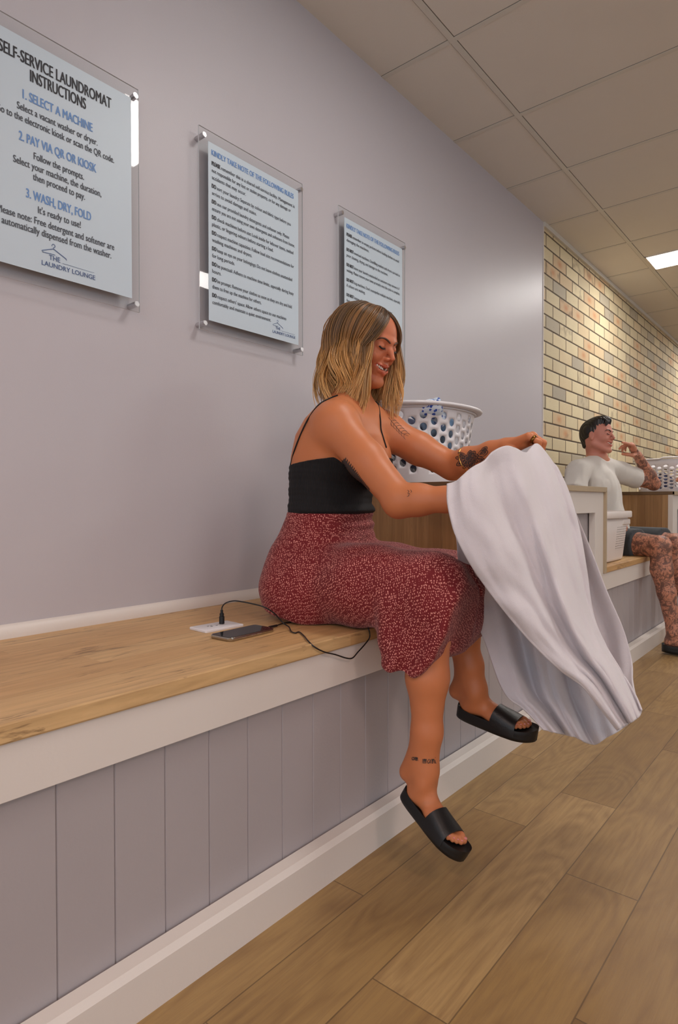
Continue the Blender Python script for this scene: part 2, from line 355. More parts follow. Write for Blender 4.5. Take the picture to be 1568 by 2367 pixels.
def sign(y0,label,g=None):
    o=empty('acrylic_sign',(.03,y0+.2,1.68),label,'sign',g)
    pz0,pz1=1.412,1.945
    a0,a1,b0,b1=y0-.033,y0+.389+.024,1.380,1.979
    ap=MB().box((.0250,a0,b0),(.0300,a1,b1),.0006,1).build('acrylic_panel',[M['acrylic'],M['acr_edge']],o)
    for p_ in ap.data.polygons:
        if abs(p_.normal[0])<.5: p_.material_index=1
    MB().box((.0300,y0,pz0),(.0308,y0+.389,pz1)).build('print',M['print'],o)
    for yy in (a0+.014,a1-.014):
        for zz in (b0+.018,b1-.026):
            MB().cyl((0,yy,zz),(.0395,yy,zz),.0075,20,.001).build('standoff',M['metal'],o,auto=30)
    return o
S1=sign(.534,'big self-service instructions sign with large centred text, cut by the frame')
Z=lambda f:1.945-f*.533
def W_(px,y): return 2*(onp(px,y,0,.0318)[1]-.728)
def tline(par,nm,mat,*a,**k):
    m=MB();w=wtext(m,*a,**k);m.build(nm,mat,par);return w
tline(S1,'title_text',M['black_ink'],'SELF-SERVICE LAUNDROMAT',.728,Z(.085)-.0125,width=W_(257,240),height=.0275,align='C',bold=.020)
tline(S1,'title_text',M['black_ink'],'INSTRUCTIONS',.728,Z(.150)-.0125,width=W_(203,243)*.93,height=.0275,align='C',bold=.020)
for s,f,px in [('1. SELECT A MACHINE',.247,214),('2. PAY VIA QR OR KIOSK',.433,222),('3. WASH, DRY, FOLD',.671,209)]: tline(S1,'heading_text',M['blue_ink'],s,.728,Z(f)-.009,width=W_(px,300),height=.0215,align='C',bold=.022)
for s,f,px in [('Select a vacant washer or dryer.',.305,226),('Go to the electronic kiosk or scan the QR code.',.352,264),('Follow the prompts.',.495,194),('Select your machine, the duration,',.542,234),('then proceed to pay.',.587,196),("It's ready to use!",.726,186),('Please note: Free detergent and softener are',.777,263),('automatically dispensed from the washer.',.822,256)]:
    tline(S1,'body_text',M['grey_ink'],s,.728,Z(f)-.007,width=W_(px,400),height=.0165,align='C',bold=.014)
logo(.683,Z(.963),.135,S1)
def rules(y0,paras,o,head,tail=True,hb=.0075):
    tline(o,'heading_text',M['blue_ink'],head,y0+.012,1.945-.036,width=.353,height=.0165,bold=.03)
    z=1.945-.066
    for bold,lines in paras:
        for i,(ln,wd) in enumerate(lines):
            x=y0+.013
            if i==0:
                w=tline(o,'bold_text',M['black_ink'],bold,x,z,height=.0122,bold=.05,condense=.60);x+=w+.004
            tline(o,'body_text',M['grey_ink'],ln,x,z,width=max(.01,y0+.013+wd-x),height=.0112,bold=.012)
            z-=.0207
        z-=.0053 if len(paras)>8 else .0158
    logo(y0+.264,1.412+.018,.108,o)
S2=sign(1.180,'acrylic rules sign with small DO lines, middle of the wall signs')
rules(1.180,[
 ('PLEASE',[('remember this is a shared self-service facility. Management is',.357),('not responsible for any lost or stolen property, or for any damage or',.338),('accidents that may occur.',.135)]),
 ('DO',[('sort your laundry: Separate by colour and fabric type before you',.338),('arrive to avoid damage and stains.',.18)]),
 ('DO',[('use our provided laundry detergents and softener only. Please',.33),('ensure you are not using your own detergents and softeners from home.',.357)]),
 ('DO',[('check machines before use: Look inside for leftover items, melted',.35),('plastic, or lingering odours before starting a load.',.255)]),
 ('DO',[('respect machine capacities: Follow load size recommendations for',.353),('washing machines and dryers.',.16)]),
 ('DO',[('keep an eye on your belongings: Do not leave clothes unattended',.344),('for long periods.',.088)]),
 ('DO',[('be punctual: Adhere to machine time limits, especially during busy',.351),('hours.',.034)]),
 ('DO',[('be prompt: Remove your clothes as soon as they are dry and fold',.342),('them to free up the machine for others.',.2)]),
 ('DO',[("respect others' space: Allow others space to use machines",.315),('comfortably and maintain a quiet environment.',.243)])],S2,'KINDLY TAKE NOTE OF THE FOLLOWING RULES')
S3=sign(1.822,'acrylic rules sign with small DO NOT lines, partly behind her head')
rules(1.822,[
 ('PLEASE',[('remember to empty pockets before loading clothes to avoid',.35),('damaging the machines.',.14)]),
 ('DO NOT',[('overload machines. Overfilling washers and dryers can lead to',.357),('poor cleaning, drying, and damage to the machines.',.27)]),
 ('DO NOT',[('leave your laundry unattended as customers may remove it if',.353),('waiting. Please remove your items promptly once the cycle is complete.',.357)]),
 ('DO NOT',[('hog machines. Don\'t monopolise multiple machines, especially',.359),('if others are waiting.',.115)]),
 ('DO NOT',[('leave clothes in the machines for long',.3),('for extended periods.',.14)]),
 ('DO NOT',[('dye clothes in the machines, as dye can stain',.33),('other loads.',.09)])],S3,'KINDLY TAKE NOTE OF THE FOLLOWING RULES')
# ---------------------------------------------------------------- implicit modelling: smooth unions meshed with surface nets
def nrm(v): v=np.array(v,float);return v/(np.linalg.norm(v)+1e-12)
def frame(x,z):
    "rows x,y,z of a right-handed frame: x kept, z made square to it"
    x=nrm(x);y=nrm(np.cross(z,x));z=np.cross(x,y);return np.array([x,y,z])
class Sdf:
    def __init__(s): s.p=[]
    def rc(s,a,b,ra,rb=None,k=.015,op='u',flat=None,ax=None):
        s.p.append(('rc',np.array(a,float),np.array(b,float),ra,ra if rb is None else rb,k,op,flat,None if ax is None else nrm(ax)));return s
    def chain(s,pts,rs,k=.015,flat=None,ax=None,op='u'):
        for i in range(len(pts)-1): s.rc(pts[i],pts[i+1],rs[i],rs[i+1],k,op,flat,ax)
        return s
    def el(s,c,r,fr=None,k=.015,op='u'):
        s.p.append(('el',np.array(c,float),np.array(r,float),np.eye(3) if fr is None else np.array(fr),None,k,op,None,None));return s
    def bx(s,c,r,fr=None,rd=.01,k=.01,op='u'):
        s.p.append(('bx',np.array(c,float),np.array(r,float),np.eye(3) if fr is None else np.array(fr),rd,k,op,None,None));return s
    def pl(s,pt,n,k=.004):
        "keep the side the normal points away from"
        s.p.append(('pl',np.array(pt,float),nrm(n),None,None,k,'i',None,None));return s
    def fn(s,f,lo,hi,k=.01,op='u'):
        s.p.append(('fn',np.array(lo,float),np.array(hi,float),f,None,k,op,None,None));return s
    def box(s,q):
        if q[0]=='rc': r=max(q[3],q[4]);return np.minimum(q[1],q[2])-r,np.maximum(q[1],q[2])+r
        if q[0]=='el': e=np.sqrt(((q[3]*q[2][:,None])**2).sum(0));return q[1]-e,q[1]+e
        if q[0]=='bx': e=(np.abs(q[3])*q[2][:,None]).sum(0);return q[1]-e,q[1]+e
        if q[0]=='fn': return q[1],q[2]
        return None
    def ev(s,q,X):
        if q[0]=='rc':
            a,b=q[1],q[2];ab=b-a;t=np.clip(((X-a)@ab)/(ab@ab+1e-12),0,1);v=X-a-t[...,None]*ab
            if q[7]:
                c=v@q[8];v=v+(1/q[7]-1)*c[...,None]*q[8]
            return (np.sqrt((v*v).sum(-1))-(q[3]+(q[4]-q[3])*t))*(min(q[7],1) if q[7] else 1)
        if q[0]=='el':
            L=(X-q[1])@q[3].T;k0=np.sqrt(((L/q[2])**2).sum(-1));k1=np.sqrt(((L/q[2]**2)**2).sum(-1))+1e-9;return k0*(k0-1)/k1
        if q[0]=='bx':
            L=np.abs((X-q[1])@q[3].T)-q[2]+q[4];return np.sqrt((np.maximum(L,0)**2).sum(-1))+np.minimum(L.max(-1),0)-q[4]
        if q[0]=='pl': return (X-q[1])@q[2]
        return q[3](X)
    def at(s,X):
        D=np.full(X.shape[:-1],1.)
        for q in s.p: D=s.comb(D,s.ev(q,X),q[5],q[6])
        return D
    @staticmethod
    def comb(D,d,k,op):
        if op=='u':
            h=np.maximum(k-np.abs(D-d),0)/k;return np.minimum(D,d)-h*h*k*.25
        if op=='s': d=-d
        h=np.maximum(k-np.abs(D-d),0)/k;return np.maximum(D,d)+h*h*k*.25
    def mesh(s,res,lo=None,hi=None,disp=None,relax=1):
        bs=[s.box(q) for q in s.p if q[6]=='u'];g=res*4
        L=np.min([b[0] for b in bs],0)-g if lo is None else np.array(lo,float);H=np.max([b[1] for b in bs],0)+g if hi is None else np.array(hi,float)
        N=np.ceil((H-L)/res).astype(int)+1;D=np.full(N,.5,np.float32)
        axs=[L[i]+res*np.arange(N[i]) for i in range(3)]
        for q in s.p:
            b=s.box(q)
            if b is None: i0=np.zeros(3,int);i1=N
            else:
                pad=q[5]+res*3;i0=np.clip(np.floor((b[0]-pad-L)/res).astype(int),0,N);i1=np.clip(np.ceil((b[1]+pad-L)/res).astype(int)+1,0,N)
            if (i1<=i0).any(): continue
            # slab by slab keeps the memory small
            st=max(1,int(3e6/max(1,(i1[1]-i0[1])*(i1[2]-i0[2]))))
            for a in range(i0[0],i1[0],st):
                b2=min(a+st,i1[0]);sl=(slice(a,b2),slice(i0[1],i1[1]),slice(i0[2],i1[2]))
                if b is None or q[6]!='u':
                    if (D[sl]>.1).all() : continue
                X=np.stack(np.meshgrid(axs[0][a:b2],axs[1][i0[1]:i1[1]],axs[2][i0[2]:i1[2]],indexing='ij'),-1)
                D[sl]=s.comb(D[sl],s.ev(q,X).astype(np.float32),q[5],q[6])
        V,F=snets(D,L,res)
        return V,F
def snets(D,L,res):
    S=D<0;n=np.array(D.shape)
    c=S[:-1,:-1,:-1].astype(np.int8)
    tot=np.zeros(tuple(n-1),np.int8)
    for i in (0,1):
        for j in (0,1):
            for k in (0,1): tot+=S[i:n[0]-1+i,j:n[1]-1+j,k:n[2]-1+k]
    act=(tot>0)&(tot<8);idx=np.argwhere(act);vid=np.full(act.shape,-1,np.int64);vid[act]=np.arange(len(idx))
    acc=np.zeros((len(idx),3));cnt=np.zeros(len(idx))
    cor=[(i,j,k) for i in (0,1) for j in (0,1) for k in (0,1)]
    dv={c_:D[idx[:,0]+c_[0],idx[:,1]+c_[1],idx[:,2]+c_[2]].astype(float) for c_ in cor}
    for c_ in cor:
        for ax in range(3):
            if c_[ax]==0:
                e=list(c_);e[ax]=1;e=tuple(e);a=dv[c_];b=dv[e];m=(a<0)!=(b<0);t=np.where(m,a/np.where(m,a-b,1),0)
                p=np.zeros((len(idx),3))+np.array(c_);p[:,ax]+=t;acc[m]+=p[m];cnt[m]+=1
    V=L+res*(idx+acc/cnt[:,None]);F=[]
    for ax in range(3):
        u,v=[(1,2),(2,0),(0,1)][ax]
        s0=[slice(None)]*3;s1=[slice(None)]*3;s0[ax]=slice(0,-1);s1[ax]=slice(1,None)
        A=S[tuple(s0)];B=S[tuple(s1)];cr=np.argwhere(A!=B);cr=cr[(cr[:,u]>0)&(cr[:,v]>0)&(cr[:,u]<n[u]-1)&(cr[:,v]<n[v]-1)]
        fl=A[tuple(cr.T)];q=[]
        for du,dv_ in ((-1,-1),(0,-1),(0,0),(-1,0)):
            w=cr.copy();w[:,u]+=du;w[:,v]+=dv_;q.append(vid[tuple(w.T)])
        q=np.stack(q,1);q[~fl]=q[~fl][:,::-1];F.append(q)
    F=np.concatenate(F);return V,F
def relax(V,F,it=1,lam=.5):
    E=np.concatenate([F[:,[i,(i+1)%4]] for i in range(4)])
    for _ in range(it):
        acc=np.zeros_like(V);cnt=np.zeros(len(V))
        for a,b in ((0,1),(1,0)):
            for d in range(3): acc[:,d]+=np.bincount(E[:,a],V[E[:,b],d],len(V))
            cnt+=np.bincount(E[:,a],minlength=len(V))
        V=V+lam*(acc/np.maximum(cnt,1)[:,None]-V)
    return V
def npmesh(name,V,F,mat,parent=None,smooth=True):
    me=bpy.data.meshes.new(name);F=np.asarray(F);n=F.shape[1]
    me.vertices.add(len(V));me.vertices.foreach_set('co',np.asarray(V,np.float32).ravel())
    me.loops.add(F.size);me.loops.foreach_set('vertex_index',F.astype(np.int32).ravel())
    me.polygons.add(len(F));me.polygons.foreach_set('loop_start',np.arange(0,F.size,n,dtype=np.int32))
    me.update(calc_edges=True);me.validate()
    return link(name,me,mat,parent,smooth)
def merge(parts):
    V=[];F=[];o=0
    for v,f in parts: V.append(v);F.append(np.asarray(f)+o);o+=len(v)
    return np.concatenate(V),np.concatenate(F)
def vcol(o,name,C):
    a=o.data.color_attributes.new(name,'FLOAT_COLOR','POINT');C=np.asarray(C,np.float32)
    if C.shape[1]==3: C=np.concatenate([C,np.ones((len(C),1),np.float32)],1)
    a.data.foreach_set('color',C.ravel())
def verts(o):
    a=np.empty(len(o.data.vertices)*3,np.float32);o.data.vertices.foreach_get('co',a);return a.reshape(-1,3).astype(float)
def bvh_of(V,F): return BVHTree.FromPolygons([tuple(v) for v in V],[tuple(int(i) for i in f) for f in F])
def decal(bv,lines,w,off=.0007,n=3):
    "strokes (pixel polylines of the photograph) inked on the surface they fall on; returns V,F"
    V=[];Fs=[]
    for ln in lines:
        ww=w
        if isinstance(ln,tuple) and len(ln)==2 and not np.isscalar(ln[1]) is False: ln,ww=ln
        p=catmull(ln,n) if len(ln)>2 else np.array([np.array(ln[0],float)+(np.array(ln[1],float)-np.array(ln[0],float))*t for t in np.linspace(0,1,4)])
        T=np.gradient(p,axis=0);T/=np.linalg.norm(T,axis=1)[:,None]+1e-9;Nn=np.stack([-T[:,1],T[:,0]],1);m=len(p)
        row=[]
        for i in range(m):
            t=i/(m-1);wi=ww*(.35+.65*math.sin(math.pi*min(max(t,.08),.92)))
            r=[]
            for sgn in (-1,0,1):
                q=p[i]+Nn[i]*wi/2*sgn;d=CF+CR*(q[0]-784)/FPX+CU*(1183.5-q[1])/FPX
                h=bv.ray_cast(Vector(CC),Vector(d).normalized())
                r.append(None if h[0] is None else np.array(h[0])+off*(np.array(h[1]) if np.dot(h[1],d)<0 else -np.array(h[1])))
            row.append(r)
        for i in range(m-1):
            for j in (0,1):
                a=[row[i][j],row[i][j+1],row[i+1][j+1],row[i+1][j]]
                if any(x is None for x in a): continue
                if max(np.linalg.norm(a[0]-a[2]),np.linalg.norm(a[1]-a[3]))>.03: continue
                b=len(V);V+=a;Fs.append((b,b+1,b+2,b+3))
    return V,Fs
def fill(bv,poly,off=.0006,st=1.2):
    "a filled pixel outline inked on the surface: grid cells inside it"
    poly=np.array(poly,float);lo=poly.min(0);hi=poly.max(0)
    def ins(x,y):
        c=False;n=len(poly);j=n-1
        for i in range(n):
            if (poly[i][1]>y)!=(poly[j][1]>y) and x<(poly[j][0]-poly[i][0])*(y-poly[i][1])/(poly[j][1]-poly[i][1])+poly[i][0]: c=not c
            j=i
        return c
    V=[];Fs=[];cache={}
    def hit(i,j):
        if (i,j) in cache: return cache[(i,j)]
        x=lo[0]+i*st;y=lo[1]+j*st;d=CF+CR*(x-784)/FPX+CU*(1183.5-y)/FPX;h=bv.ray_cast(Vector(CC),Vector(d).normalized())
        r=None
        if h[0] is not None:
            r=len(V);V.append(np.array(h[0])+off*(np.array(h[1]) if np.dot(h[1],d)<0 else -np.array(h[1])))
        cache[(i,j)]=r;return r
    for i in range(int((hi[0]-lo[0])/st)+1):
        for j in range(int((hi[1]-lo[1])/st)+1):
            if ins(lo[0]+(i+.5)*st,lo[1]+(j+.5)*st):
                a=[hit(i,j),hit(i+1,j),hit(i+1,j+1),hit(i,j+1)]
                if any(x is None for x in a): continue
                if np.linalg.norm(V[a[0]]-V[a[2]])>.02: continue
                Fs.append(tuple(a))
    return V,Fs
# ---------------------------------------------------------------- anatomy kit
def headprims(S,o,fr,s=1.,male=False,smile=1.,neck=None,nr=.056):
    "head at O (between the ears, eye height); FR rows: forward, left, up"
    fr=np.array(fr)
    def T(x,y,z): return np.array(o)+s*(x*fr[0]+y*fr[1]+z*fr[2])
    def R(*r): return [a*s for a in r]
    S.el(T(-.014,0,.030),R(.094,.074,.084),fr,.02)
    S.el(T(.028,0,.028),R(.058,.064,.070),fr,.025)
    S.el(T(.030,0,-.028),R(.052,.057,.062),fr,.02)
    jw=.057 if male else .051
    for y in (-1,1):
        S.rc(T(-.004,y*jw,-.056),T(.062,y*.015,-.104),.017*s,.013*s,.028*s)
        S.el(T(.056,y*.037,-.032),R(.025,.021,.020),fr,.018*s)     # raised cheek
        S.rc(T(.076,y*.034,.018),T(.084,y*.008,.016),(.010 if male else .008)*s,.009*s,.014*s)
    S.el(T(.069,0,-.1075),R(.016,.019,.014),fr,.018*s)
    for y in (-1,1):
        S.el(T(.097,y*.032,.001),R(.017,.020,.0125),fr,.012*s,'s')
        S.el(T(.0735,y*.031,-.001),R(.0135,.0150,.0130),fr,.005*s)
    S.chain([T(.083,0,.010),T(.095,0,-.012),T(.107,0,-.030)],[.0062*s,.0066*s,.0068*s],.010*s)
    for y in (-1,1):
        S.el(T(.093,y*.0105,-.035),R(.0095,.0048,.0055),fr,.008*s)
        S.el(T(.101,y*.0065,-.0435),R(.0050,.0035,.0040),fr,.003*s,'s')
    # muzzle, lips, open mouth
    S.el(T(.066,0,-.064),R(.022,.030,.024),fr,.016*s)
    wy=.034 if smile else .024
    up=[T(.064,-wy,-.0500),T(.082,-wy*.52,-.0565),T(.0890,0,-.0575),T(.082,wy*.52,-.0565),T(.064,wy,-.0500)]
    dn=[T(.064,-wy,-.0515),T(.080,-wy*.55,-.0705),T(.0850,0,-.0775),T(.080,wy*.55,-.0705),T(.064,wy,-.0515)]
    
    S.chain(up,[.0026*s,.0038*s,.0042*s,.0038*s,.0026*s],.006*s)
    S.chain(dn,[.0026*s,.0044*s,.0052*s,.0044*s,.0026*s],.006*s)
    S.chain([T(.073,-.028,-.0560),T(.088,-.015,-.0635),T(.094,0,-.0672),T(.088,.015,-.0635),T(.073,.028,-.0560)],[.0024*s,.0058*s,.0068*s,.0058*s,.0024*s],.003*s,None,None,'s')
    # smile folds
    for y in (-1,1):
        S.rc(T(.087,y*.020,-.040),T(.073,y*.038,-.058),.0010*s,.0008*s,.008*s,'s')
    for y in (-1,1):
        S.el(T(-.006,y*.076,-.008),R(.017,.008,.029),fr,.006*s)
        S.el(T(-.001,y*.085,-.004),R(.009,.006,.016),fr,.005*s,'s')
        S.rc(T(-.004,y*.070,-.010),T(-.003,y*.078,-.028),.010*s,.007*s,.006*s)
    if neck is not None:
        S.rc(T(-.026,0,-.045),neck,nr*s,nr*s*1.02,.03*s)
    return T
def teeth(o,fr,s,parent):
    T=lambda x,y,z: np.array(o)+s*(x*fr[0]+y*fr[1]+z*fr[2]);V=[];Fs=[]
    n=12;m=MB()
    for i in range(n):
        y=(i-(n-1)/2)*.0052;x=.0830-(y/.026)**2*.013
        c=T(x,y,-.0638+.0080*(y/.026)**2);r=.0031 if abs(i-5.5)<1 else .0029
        S=[];fr_=np.array(fr)
        g=bmesh.ops.create_uvsphere(m.bm,u_segments=8,v_segments=6,radius=1)
        for v in g['verts']:
            L=[math.copysign(abs(q)**.55,q) for q in v.co];L=Vector(L);v.co=Vector(c+s*(L.x*.0030*fr_[0]+L.y*r*1.08*fr_[1]+L.z*.0054*fr_[2]))
    return m.build('teeth',M['teeth'],parent,True)
M['teeth']=plain('tooth_enamel',rgb(238,230,214),.25,.01)
def handprims(S,wr,fr,s=1.,curl=(.5,.5,.5,.5),thumb=.5,side=1,spread=.06,k=.006,tcurl=None):
    """hand at the wrist WR; FR rows: along the fingers, towards the thumb side, out of the back of the hand.
    curl per finger (index..little): 0 straight, 1 a fist"""
    fr=np.array(fr)
    T=lambda x,y,z: np.array(wr)+s*(x*fr[0]+y*fr[1]+z*fr[2])
    S.rc(T(-.015,0,0),T(.02,0,0),.024*s,.024*s,.02*s,'u',.75,fr[2])
    for y0,y1,x1 in ((.018,.030,.086),(.008,.010,.090),(-.004,-.010,.085),(-.015,-.028,.077)):
        S.rc(T(.012,y0,0),T(x1,y1,.002),.014*s,.0115*s,.012*s)
    S.rc(T(.025,.012,-.010),T(.060,.016,-.012),.016*s,.012*s,.012*s)
    S.rc(T(.025,-.014,-.010),T(.070,-.018,-.010),.014*s,.011*s,.012*s)
    tips=[]
    for i,(y,x,L,r) in enumerate(((.030,.086,.073,.0094),(.010,.090,.081,.0096),(-.010,.085,.076,.0090),(-.028,.077,.060,.0080))):
        c=curl[i];a=0.;p=T(x,y,.002);seg=(L*.46,L*.30,L*.24);ang=c if isinstance(c,tuple) else (c*1.35,c*1.75,c*1.0);c=ang[0]/1.35;sp=(1.5-i)*spread
        rr=r
        for j in range(3):
            a+=ang[j];d=(math.cos(a)*math.cos(sp))*fr[0]+math.sin(sp)*(1-c*.7)*fr[1]-math.sin(a)*fr[2]
            q=p+s*seg[j]*nrm(d);S.rc(p,q,rr*s,rr*.90*s,k*s*.7);rr*=.90;p=q
        tips.append(p)
    t0=T(.016,.022,-.008);d1=nrm(.62*fr[0]+.72*fr[1]-.30*fr[2]*(1+thumb));t1=t0+s*.042*d1
    tc=thumb if tcurl is None else tcurl
    d2=nrm((.85)*fr[0]+(.62-.9*tc)*fr[1]-(.25+.6*tc)*fr[2]);t2=t1+s*.033*d2
    d3=nrm((.9-.2*tc)*fr[0]+(.35-1.1*tc)*fr[1]-(.2+.7*tc)*fr[2]);t3=t2+s*.027*d3
    S.chain([t0,t1,t2,t3],[.0155*s,.0118*s,.0105*s,.0088*s],.006*s)
    return tips,t3
def footprims(S,heel,toe,up,ankle,s=1.,side=1,k=.012):
    """bare foot: HEEL and TOE are points of the sole's centre line; side=1 puts the big toe at the frame's +y"""
    fr=frame(np.array(toe)-np.array(heel),up);L=np.linalg.norm(np.array(toe)-np.array(heel))
    T=lambda x,y,z: np.array(heel)+x*L*fr[0]+y*side*L*fr[1]+z*L*fr[2]
    S.el(T(.10,0,.085),(.105*L,.115*L,.10*L),fr,k)
    S.rc(T(.11,0,.09),T(.45,-.06,.075),.095*L,.070*L,k*1.6)
    S.rc(T(.16,.02,.17),T(.62,.045,.085),.115*L,.065*L,k*2)
    S.rc(T(.45,-.08,.06),T(.70,-.105,.055),.06*L,.05*L,k*1.6)
    S.rc(T(.60,.07,.075),T(.73,.085,.062),.062*L,.055*L,k*1.2)
    S.rc(T(.60,-.02,.075),T(.72,-.03,.06),.06*L,.05*L,k*1.2)
    toes=[]
    for (y,x0,x1,r) in ((.095,.75,.955,.044),(.030,.77,.945,.030),(-.022,.76,.91,.028),(-.068,.73,.87,.027),(-.108,.70,.82,.026)):
        m=T((x0+x1)/2,y*1.0,.066+.012);a=T(x0,y*.92,.055);b=T(x1-r,y*1.03,.038+r*.3)
        S.chain([a,m,b],[r*1.1*L,r*1.02*L,r*1.05*L],.0045)
        toes.append((T(x1-r*.75,y*1.03,.038+r*1.15),fr,r*L))
    S.rc(T(.16,.0,.19),ankle,.110*L,.118*L,.03)
    for y in (-1,1): S.el(T(.17,y*.125,.29),(.045*L,.03*L,.05*L),fr,.02)
    return T,toes,fr
def slide(heel,toe,up,side,parent_loc,label,L0=None,w=.40,group=None,cat='sandal',parent=None):
    "slide sandal: contoured footbed with a welt, and one broad strap"
    fr=frame(np.array(toe)-np.array(heel),up);L=np.linalg.norm(np.array(toe)-np.array(heel))
    e0=np.array(heel)-.06*L*fr[0];Ls=L*1.13
    o=bpy.data.objects.new('slide_sandal',None);COL.objects.link(o);o.location=tuple(e0);o.empty_display_size=.05
    if parent is not None:
        o.parent=parent;bpy.context.view_layer.update();o.matrix_parent_inverse=parent.matrix_world.inverted()
    def T(x,y,z): return e0+x*Ls*fr[0]+y*side*Ls*fr[1]+z*Ls*fr[2]
    def half(x):  # outline half widths (inner, outer)
        xs=[0,.008,.03,.06,.11,.25,.42,.58,.72,.82,.89,.94,.97,.99,1.0];a=[.0,.045,.082,.105,.122,.128,.120,.137,.166,.168,.155,.128,.098,.062,.0];b=[.0,.045,.082,.105,.122,.134,.151,.172,.180,.168,.146,.115,.086,.054,.0]
        return np.interp(x,xs,a),np.interp(x,xs,b)
    X=np.concatenate([[.0,.004,.010,.020,.035,.06,.08],np.linspace(.1,.88,22),[.90,.92,.94,.956,.97,.981,.99,.996,1.0]])
    V=[];Fs=[];m=10
    for x in X:
        a,b=half(x);a=max(a,.004);b=max(b,.004)
        lift=.030*math.exp(-((x-.0)/.14)**2)+.045*max(0,(x-.72)/.28)**2
        th=.118 if x<.5 else .118-.02*(x-.5)
        prof=[]
        for i in range(m+1):   # top: concave, left to right
            u=-1+2*i/m;y=(a if u>0 else b)*u;edge=abs(u)**3;prof.append((y,.0+edge*.028+lift-.004))
        for (u,zz) in ((1.03,.0),(1.045,-.03),(1.03,-.055),(1.04,-.062),(1.0,-th+.012),(.9,-th)): prof.append((a*u,zz+lift*(.6 if zz<-.05 else 1)))
        for (u,zz) in ((-.9,-th),(-1.0,-th+.012),(-1.04,-.062),(-1.03,-.055),(-1.045,-.03),(-1.03,.0)): prof.append((b*u,zz+lift*(.6 if zz<-.05 else 1)))
        V+=[T(x,y,z) for y,z in prof]
    n=m+13
    for i in range(len(X)-1):
        for k in range(n): Fs.append((i*n+k,i*n+(k+1)%n,(i+1)*n+(k+1)%n,(i+1)*n+k))
    Fs+=[tuple(range(n)),tuple((len(X)-1)*n+k for k in range(n))[::-1]]
    MB().mesh(V,Fs).build('footbed',M['black'],o,auto=50)
    # strap: arch from side to side
    V=[];Fs=[];ns=12;nx=9
    for layer in (0,1):
        for i in range(nx):
            xx=i/(nx-1)
            for j in range(ns+1):
                t=math.pi*j/ns;c=math.cos(t);sn=math.sin(t)
                x=.50+.27*xx+ (.03*c) -(.05*sn if xx>.5 else -.0*sn)*0+.045*(1-sn)*(xx-.5)
                a,b=half(min(max(x,0),1));h=(.190-.075*xx)+.0
                y=(a if c>0 else b)*1.03*np.sign(c)*abs(c)**.75
                z=-.045+(h+.045)*sn**.62
                off=(.010 if layer==0 else 0.)+.003*math.sin(xx*9)*0
                V.append(T(x,y+off*c,z+off*sn))
    W=ns+1;Nn=nx*W
    for i in range(nx-1):
        for j in range(ns):
            a=i*W+j;Fs.append((a,a+1,a+W+1,a+W));Fs.append((Nn+a,Nn+a+W,Nn+a+W+1,Nn+a+1))
    for j in range(ns):
        Fs.append((j,Nn+j,Nn+j+1,j+1));a=(nx-1)*W+j;Fs.append((a,a+1,Nn+a+1,Nn+a))
    for i in range(nx-1):
        a=i*W;Fs.append((a,a+W,Nn+a+W,Nn+a));a=i*W+ns;Fs.append((a,Nn+a,Nn+a+W,a+W))
    MB().mesh(V,Fs).build('strap',M['strap'],o,auto=60)
    return o
M['strap']=plain('black_leather_strap',rgb(17,14,15),.42,.1,40,.0003,300)
# skin
def skin_mat(name,base,red,rough=.45):
    t=NT(name);a=t.n('ShaderNodeAttribute',attribute_name='tint')
    o=t.co();f=t.noise(o,45,4);g=t.noise(o,8,3)
    c=t.mix(t.M('MULTIPLY',g,.22),base,red);c=t.mix(t.M('MULTIPLY',f,.12),c,tuple(x*.8 for x in base[:3])+(1,))
    c=t.mix(1.,c,a.outputs['Color'],'MULTIPLY')
    t.set(c,rough,Subsurface_Weight=.10,Subsurface_Scale=.006,Specular_IOR_Level=.4);t.b.inputs['Subsurface Radius'].default_value=(1,.35,.2)
    t.bump(t.noise(o,900,2),.00012);return t.m
M['skin']=skin_mat('tanned_skin',rgb(200,124,80),rgb(192,98,60))
M['skin2']=skin_mat('light_skin',rgb(206,150,122),rgb(196,120,96))
def hairmat(name,roots,tips):
    t=NT(name);a=t.n('ShaderNodeAttribute',attribute_name='lock');s=t.sep(a.outputs['Vector'])
    f=t.M('ADD',s[0],t.M('MULTIPLY',t.M('SUBTRACT',s[1],.5),.5),clamp=True)
    c=t.ramp(f,[(0,roots[0]),(.22,roots[1]),(.5,tips[0]),(1,tips[1])])
    c=t.mix(t.M('MULTIPLY',t.ramp(s[1],[(.6,(0,0,0)),(.85,(1,1,1))]),.6),c,rgb(92,54,30))
    t.set(c,.38,Specular_IOR_Level=.5);return t.m
M['blonde']=hairmat('honey_blonde_hair',(rgb(80,58,36),rgb(120,86,50)),(rgb(200,144,80),rgb(244,196,128)))
M['dark_hair']=plain('black_brown_hair',rgb(26,20,18),.35,.2,60)
M['lash']=plain('dark_lash_makeup',rgb(30,20,18),.5,.1)
M['brow']=plain('brown_eyebrow',rgb(84,54,38),.6,.2,400)
M['ink']=plain('tattoo_ink',rgb(62,48,44),.55,.15,200)
M['gold']=plain('polished_gold',rgb(226,176,92),.2,.02,Metallic=1.)
M['darkgold']=plain('dark_wide_ring',rgb(120,84,40),.25,.1,Metallic=1.)
M['nail']=plain('pink_nail_polish',rgb(224,140,136),.25,.02)
M['cami']=NT('black_ribbed_jersey')
_t=M['cami'];_o=_t.sep(_t.co());_t.set(rgb(14,12,15),.85);_t.bump(_t.M('SINE',_t.M('MULTIPLY',_t.M('ADD',_o[1],_t.M('MULTIPLY',_o[0],.7)),1600.)),.0004);M['cami']=_t.m
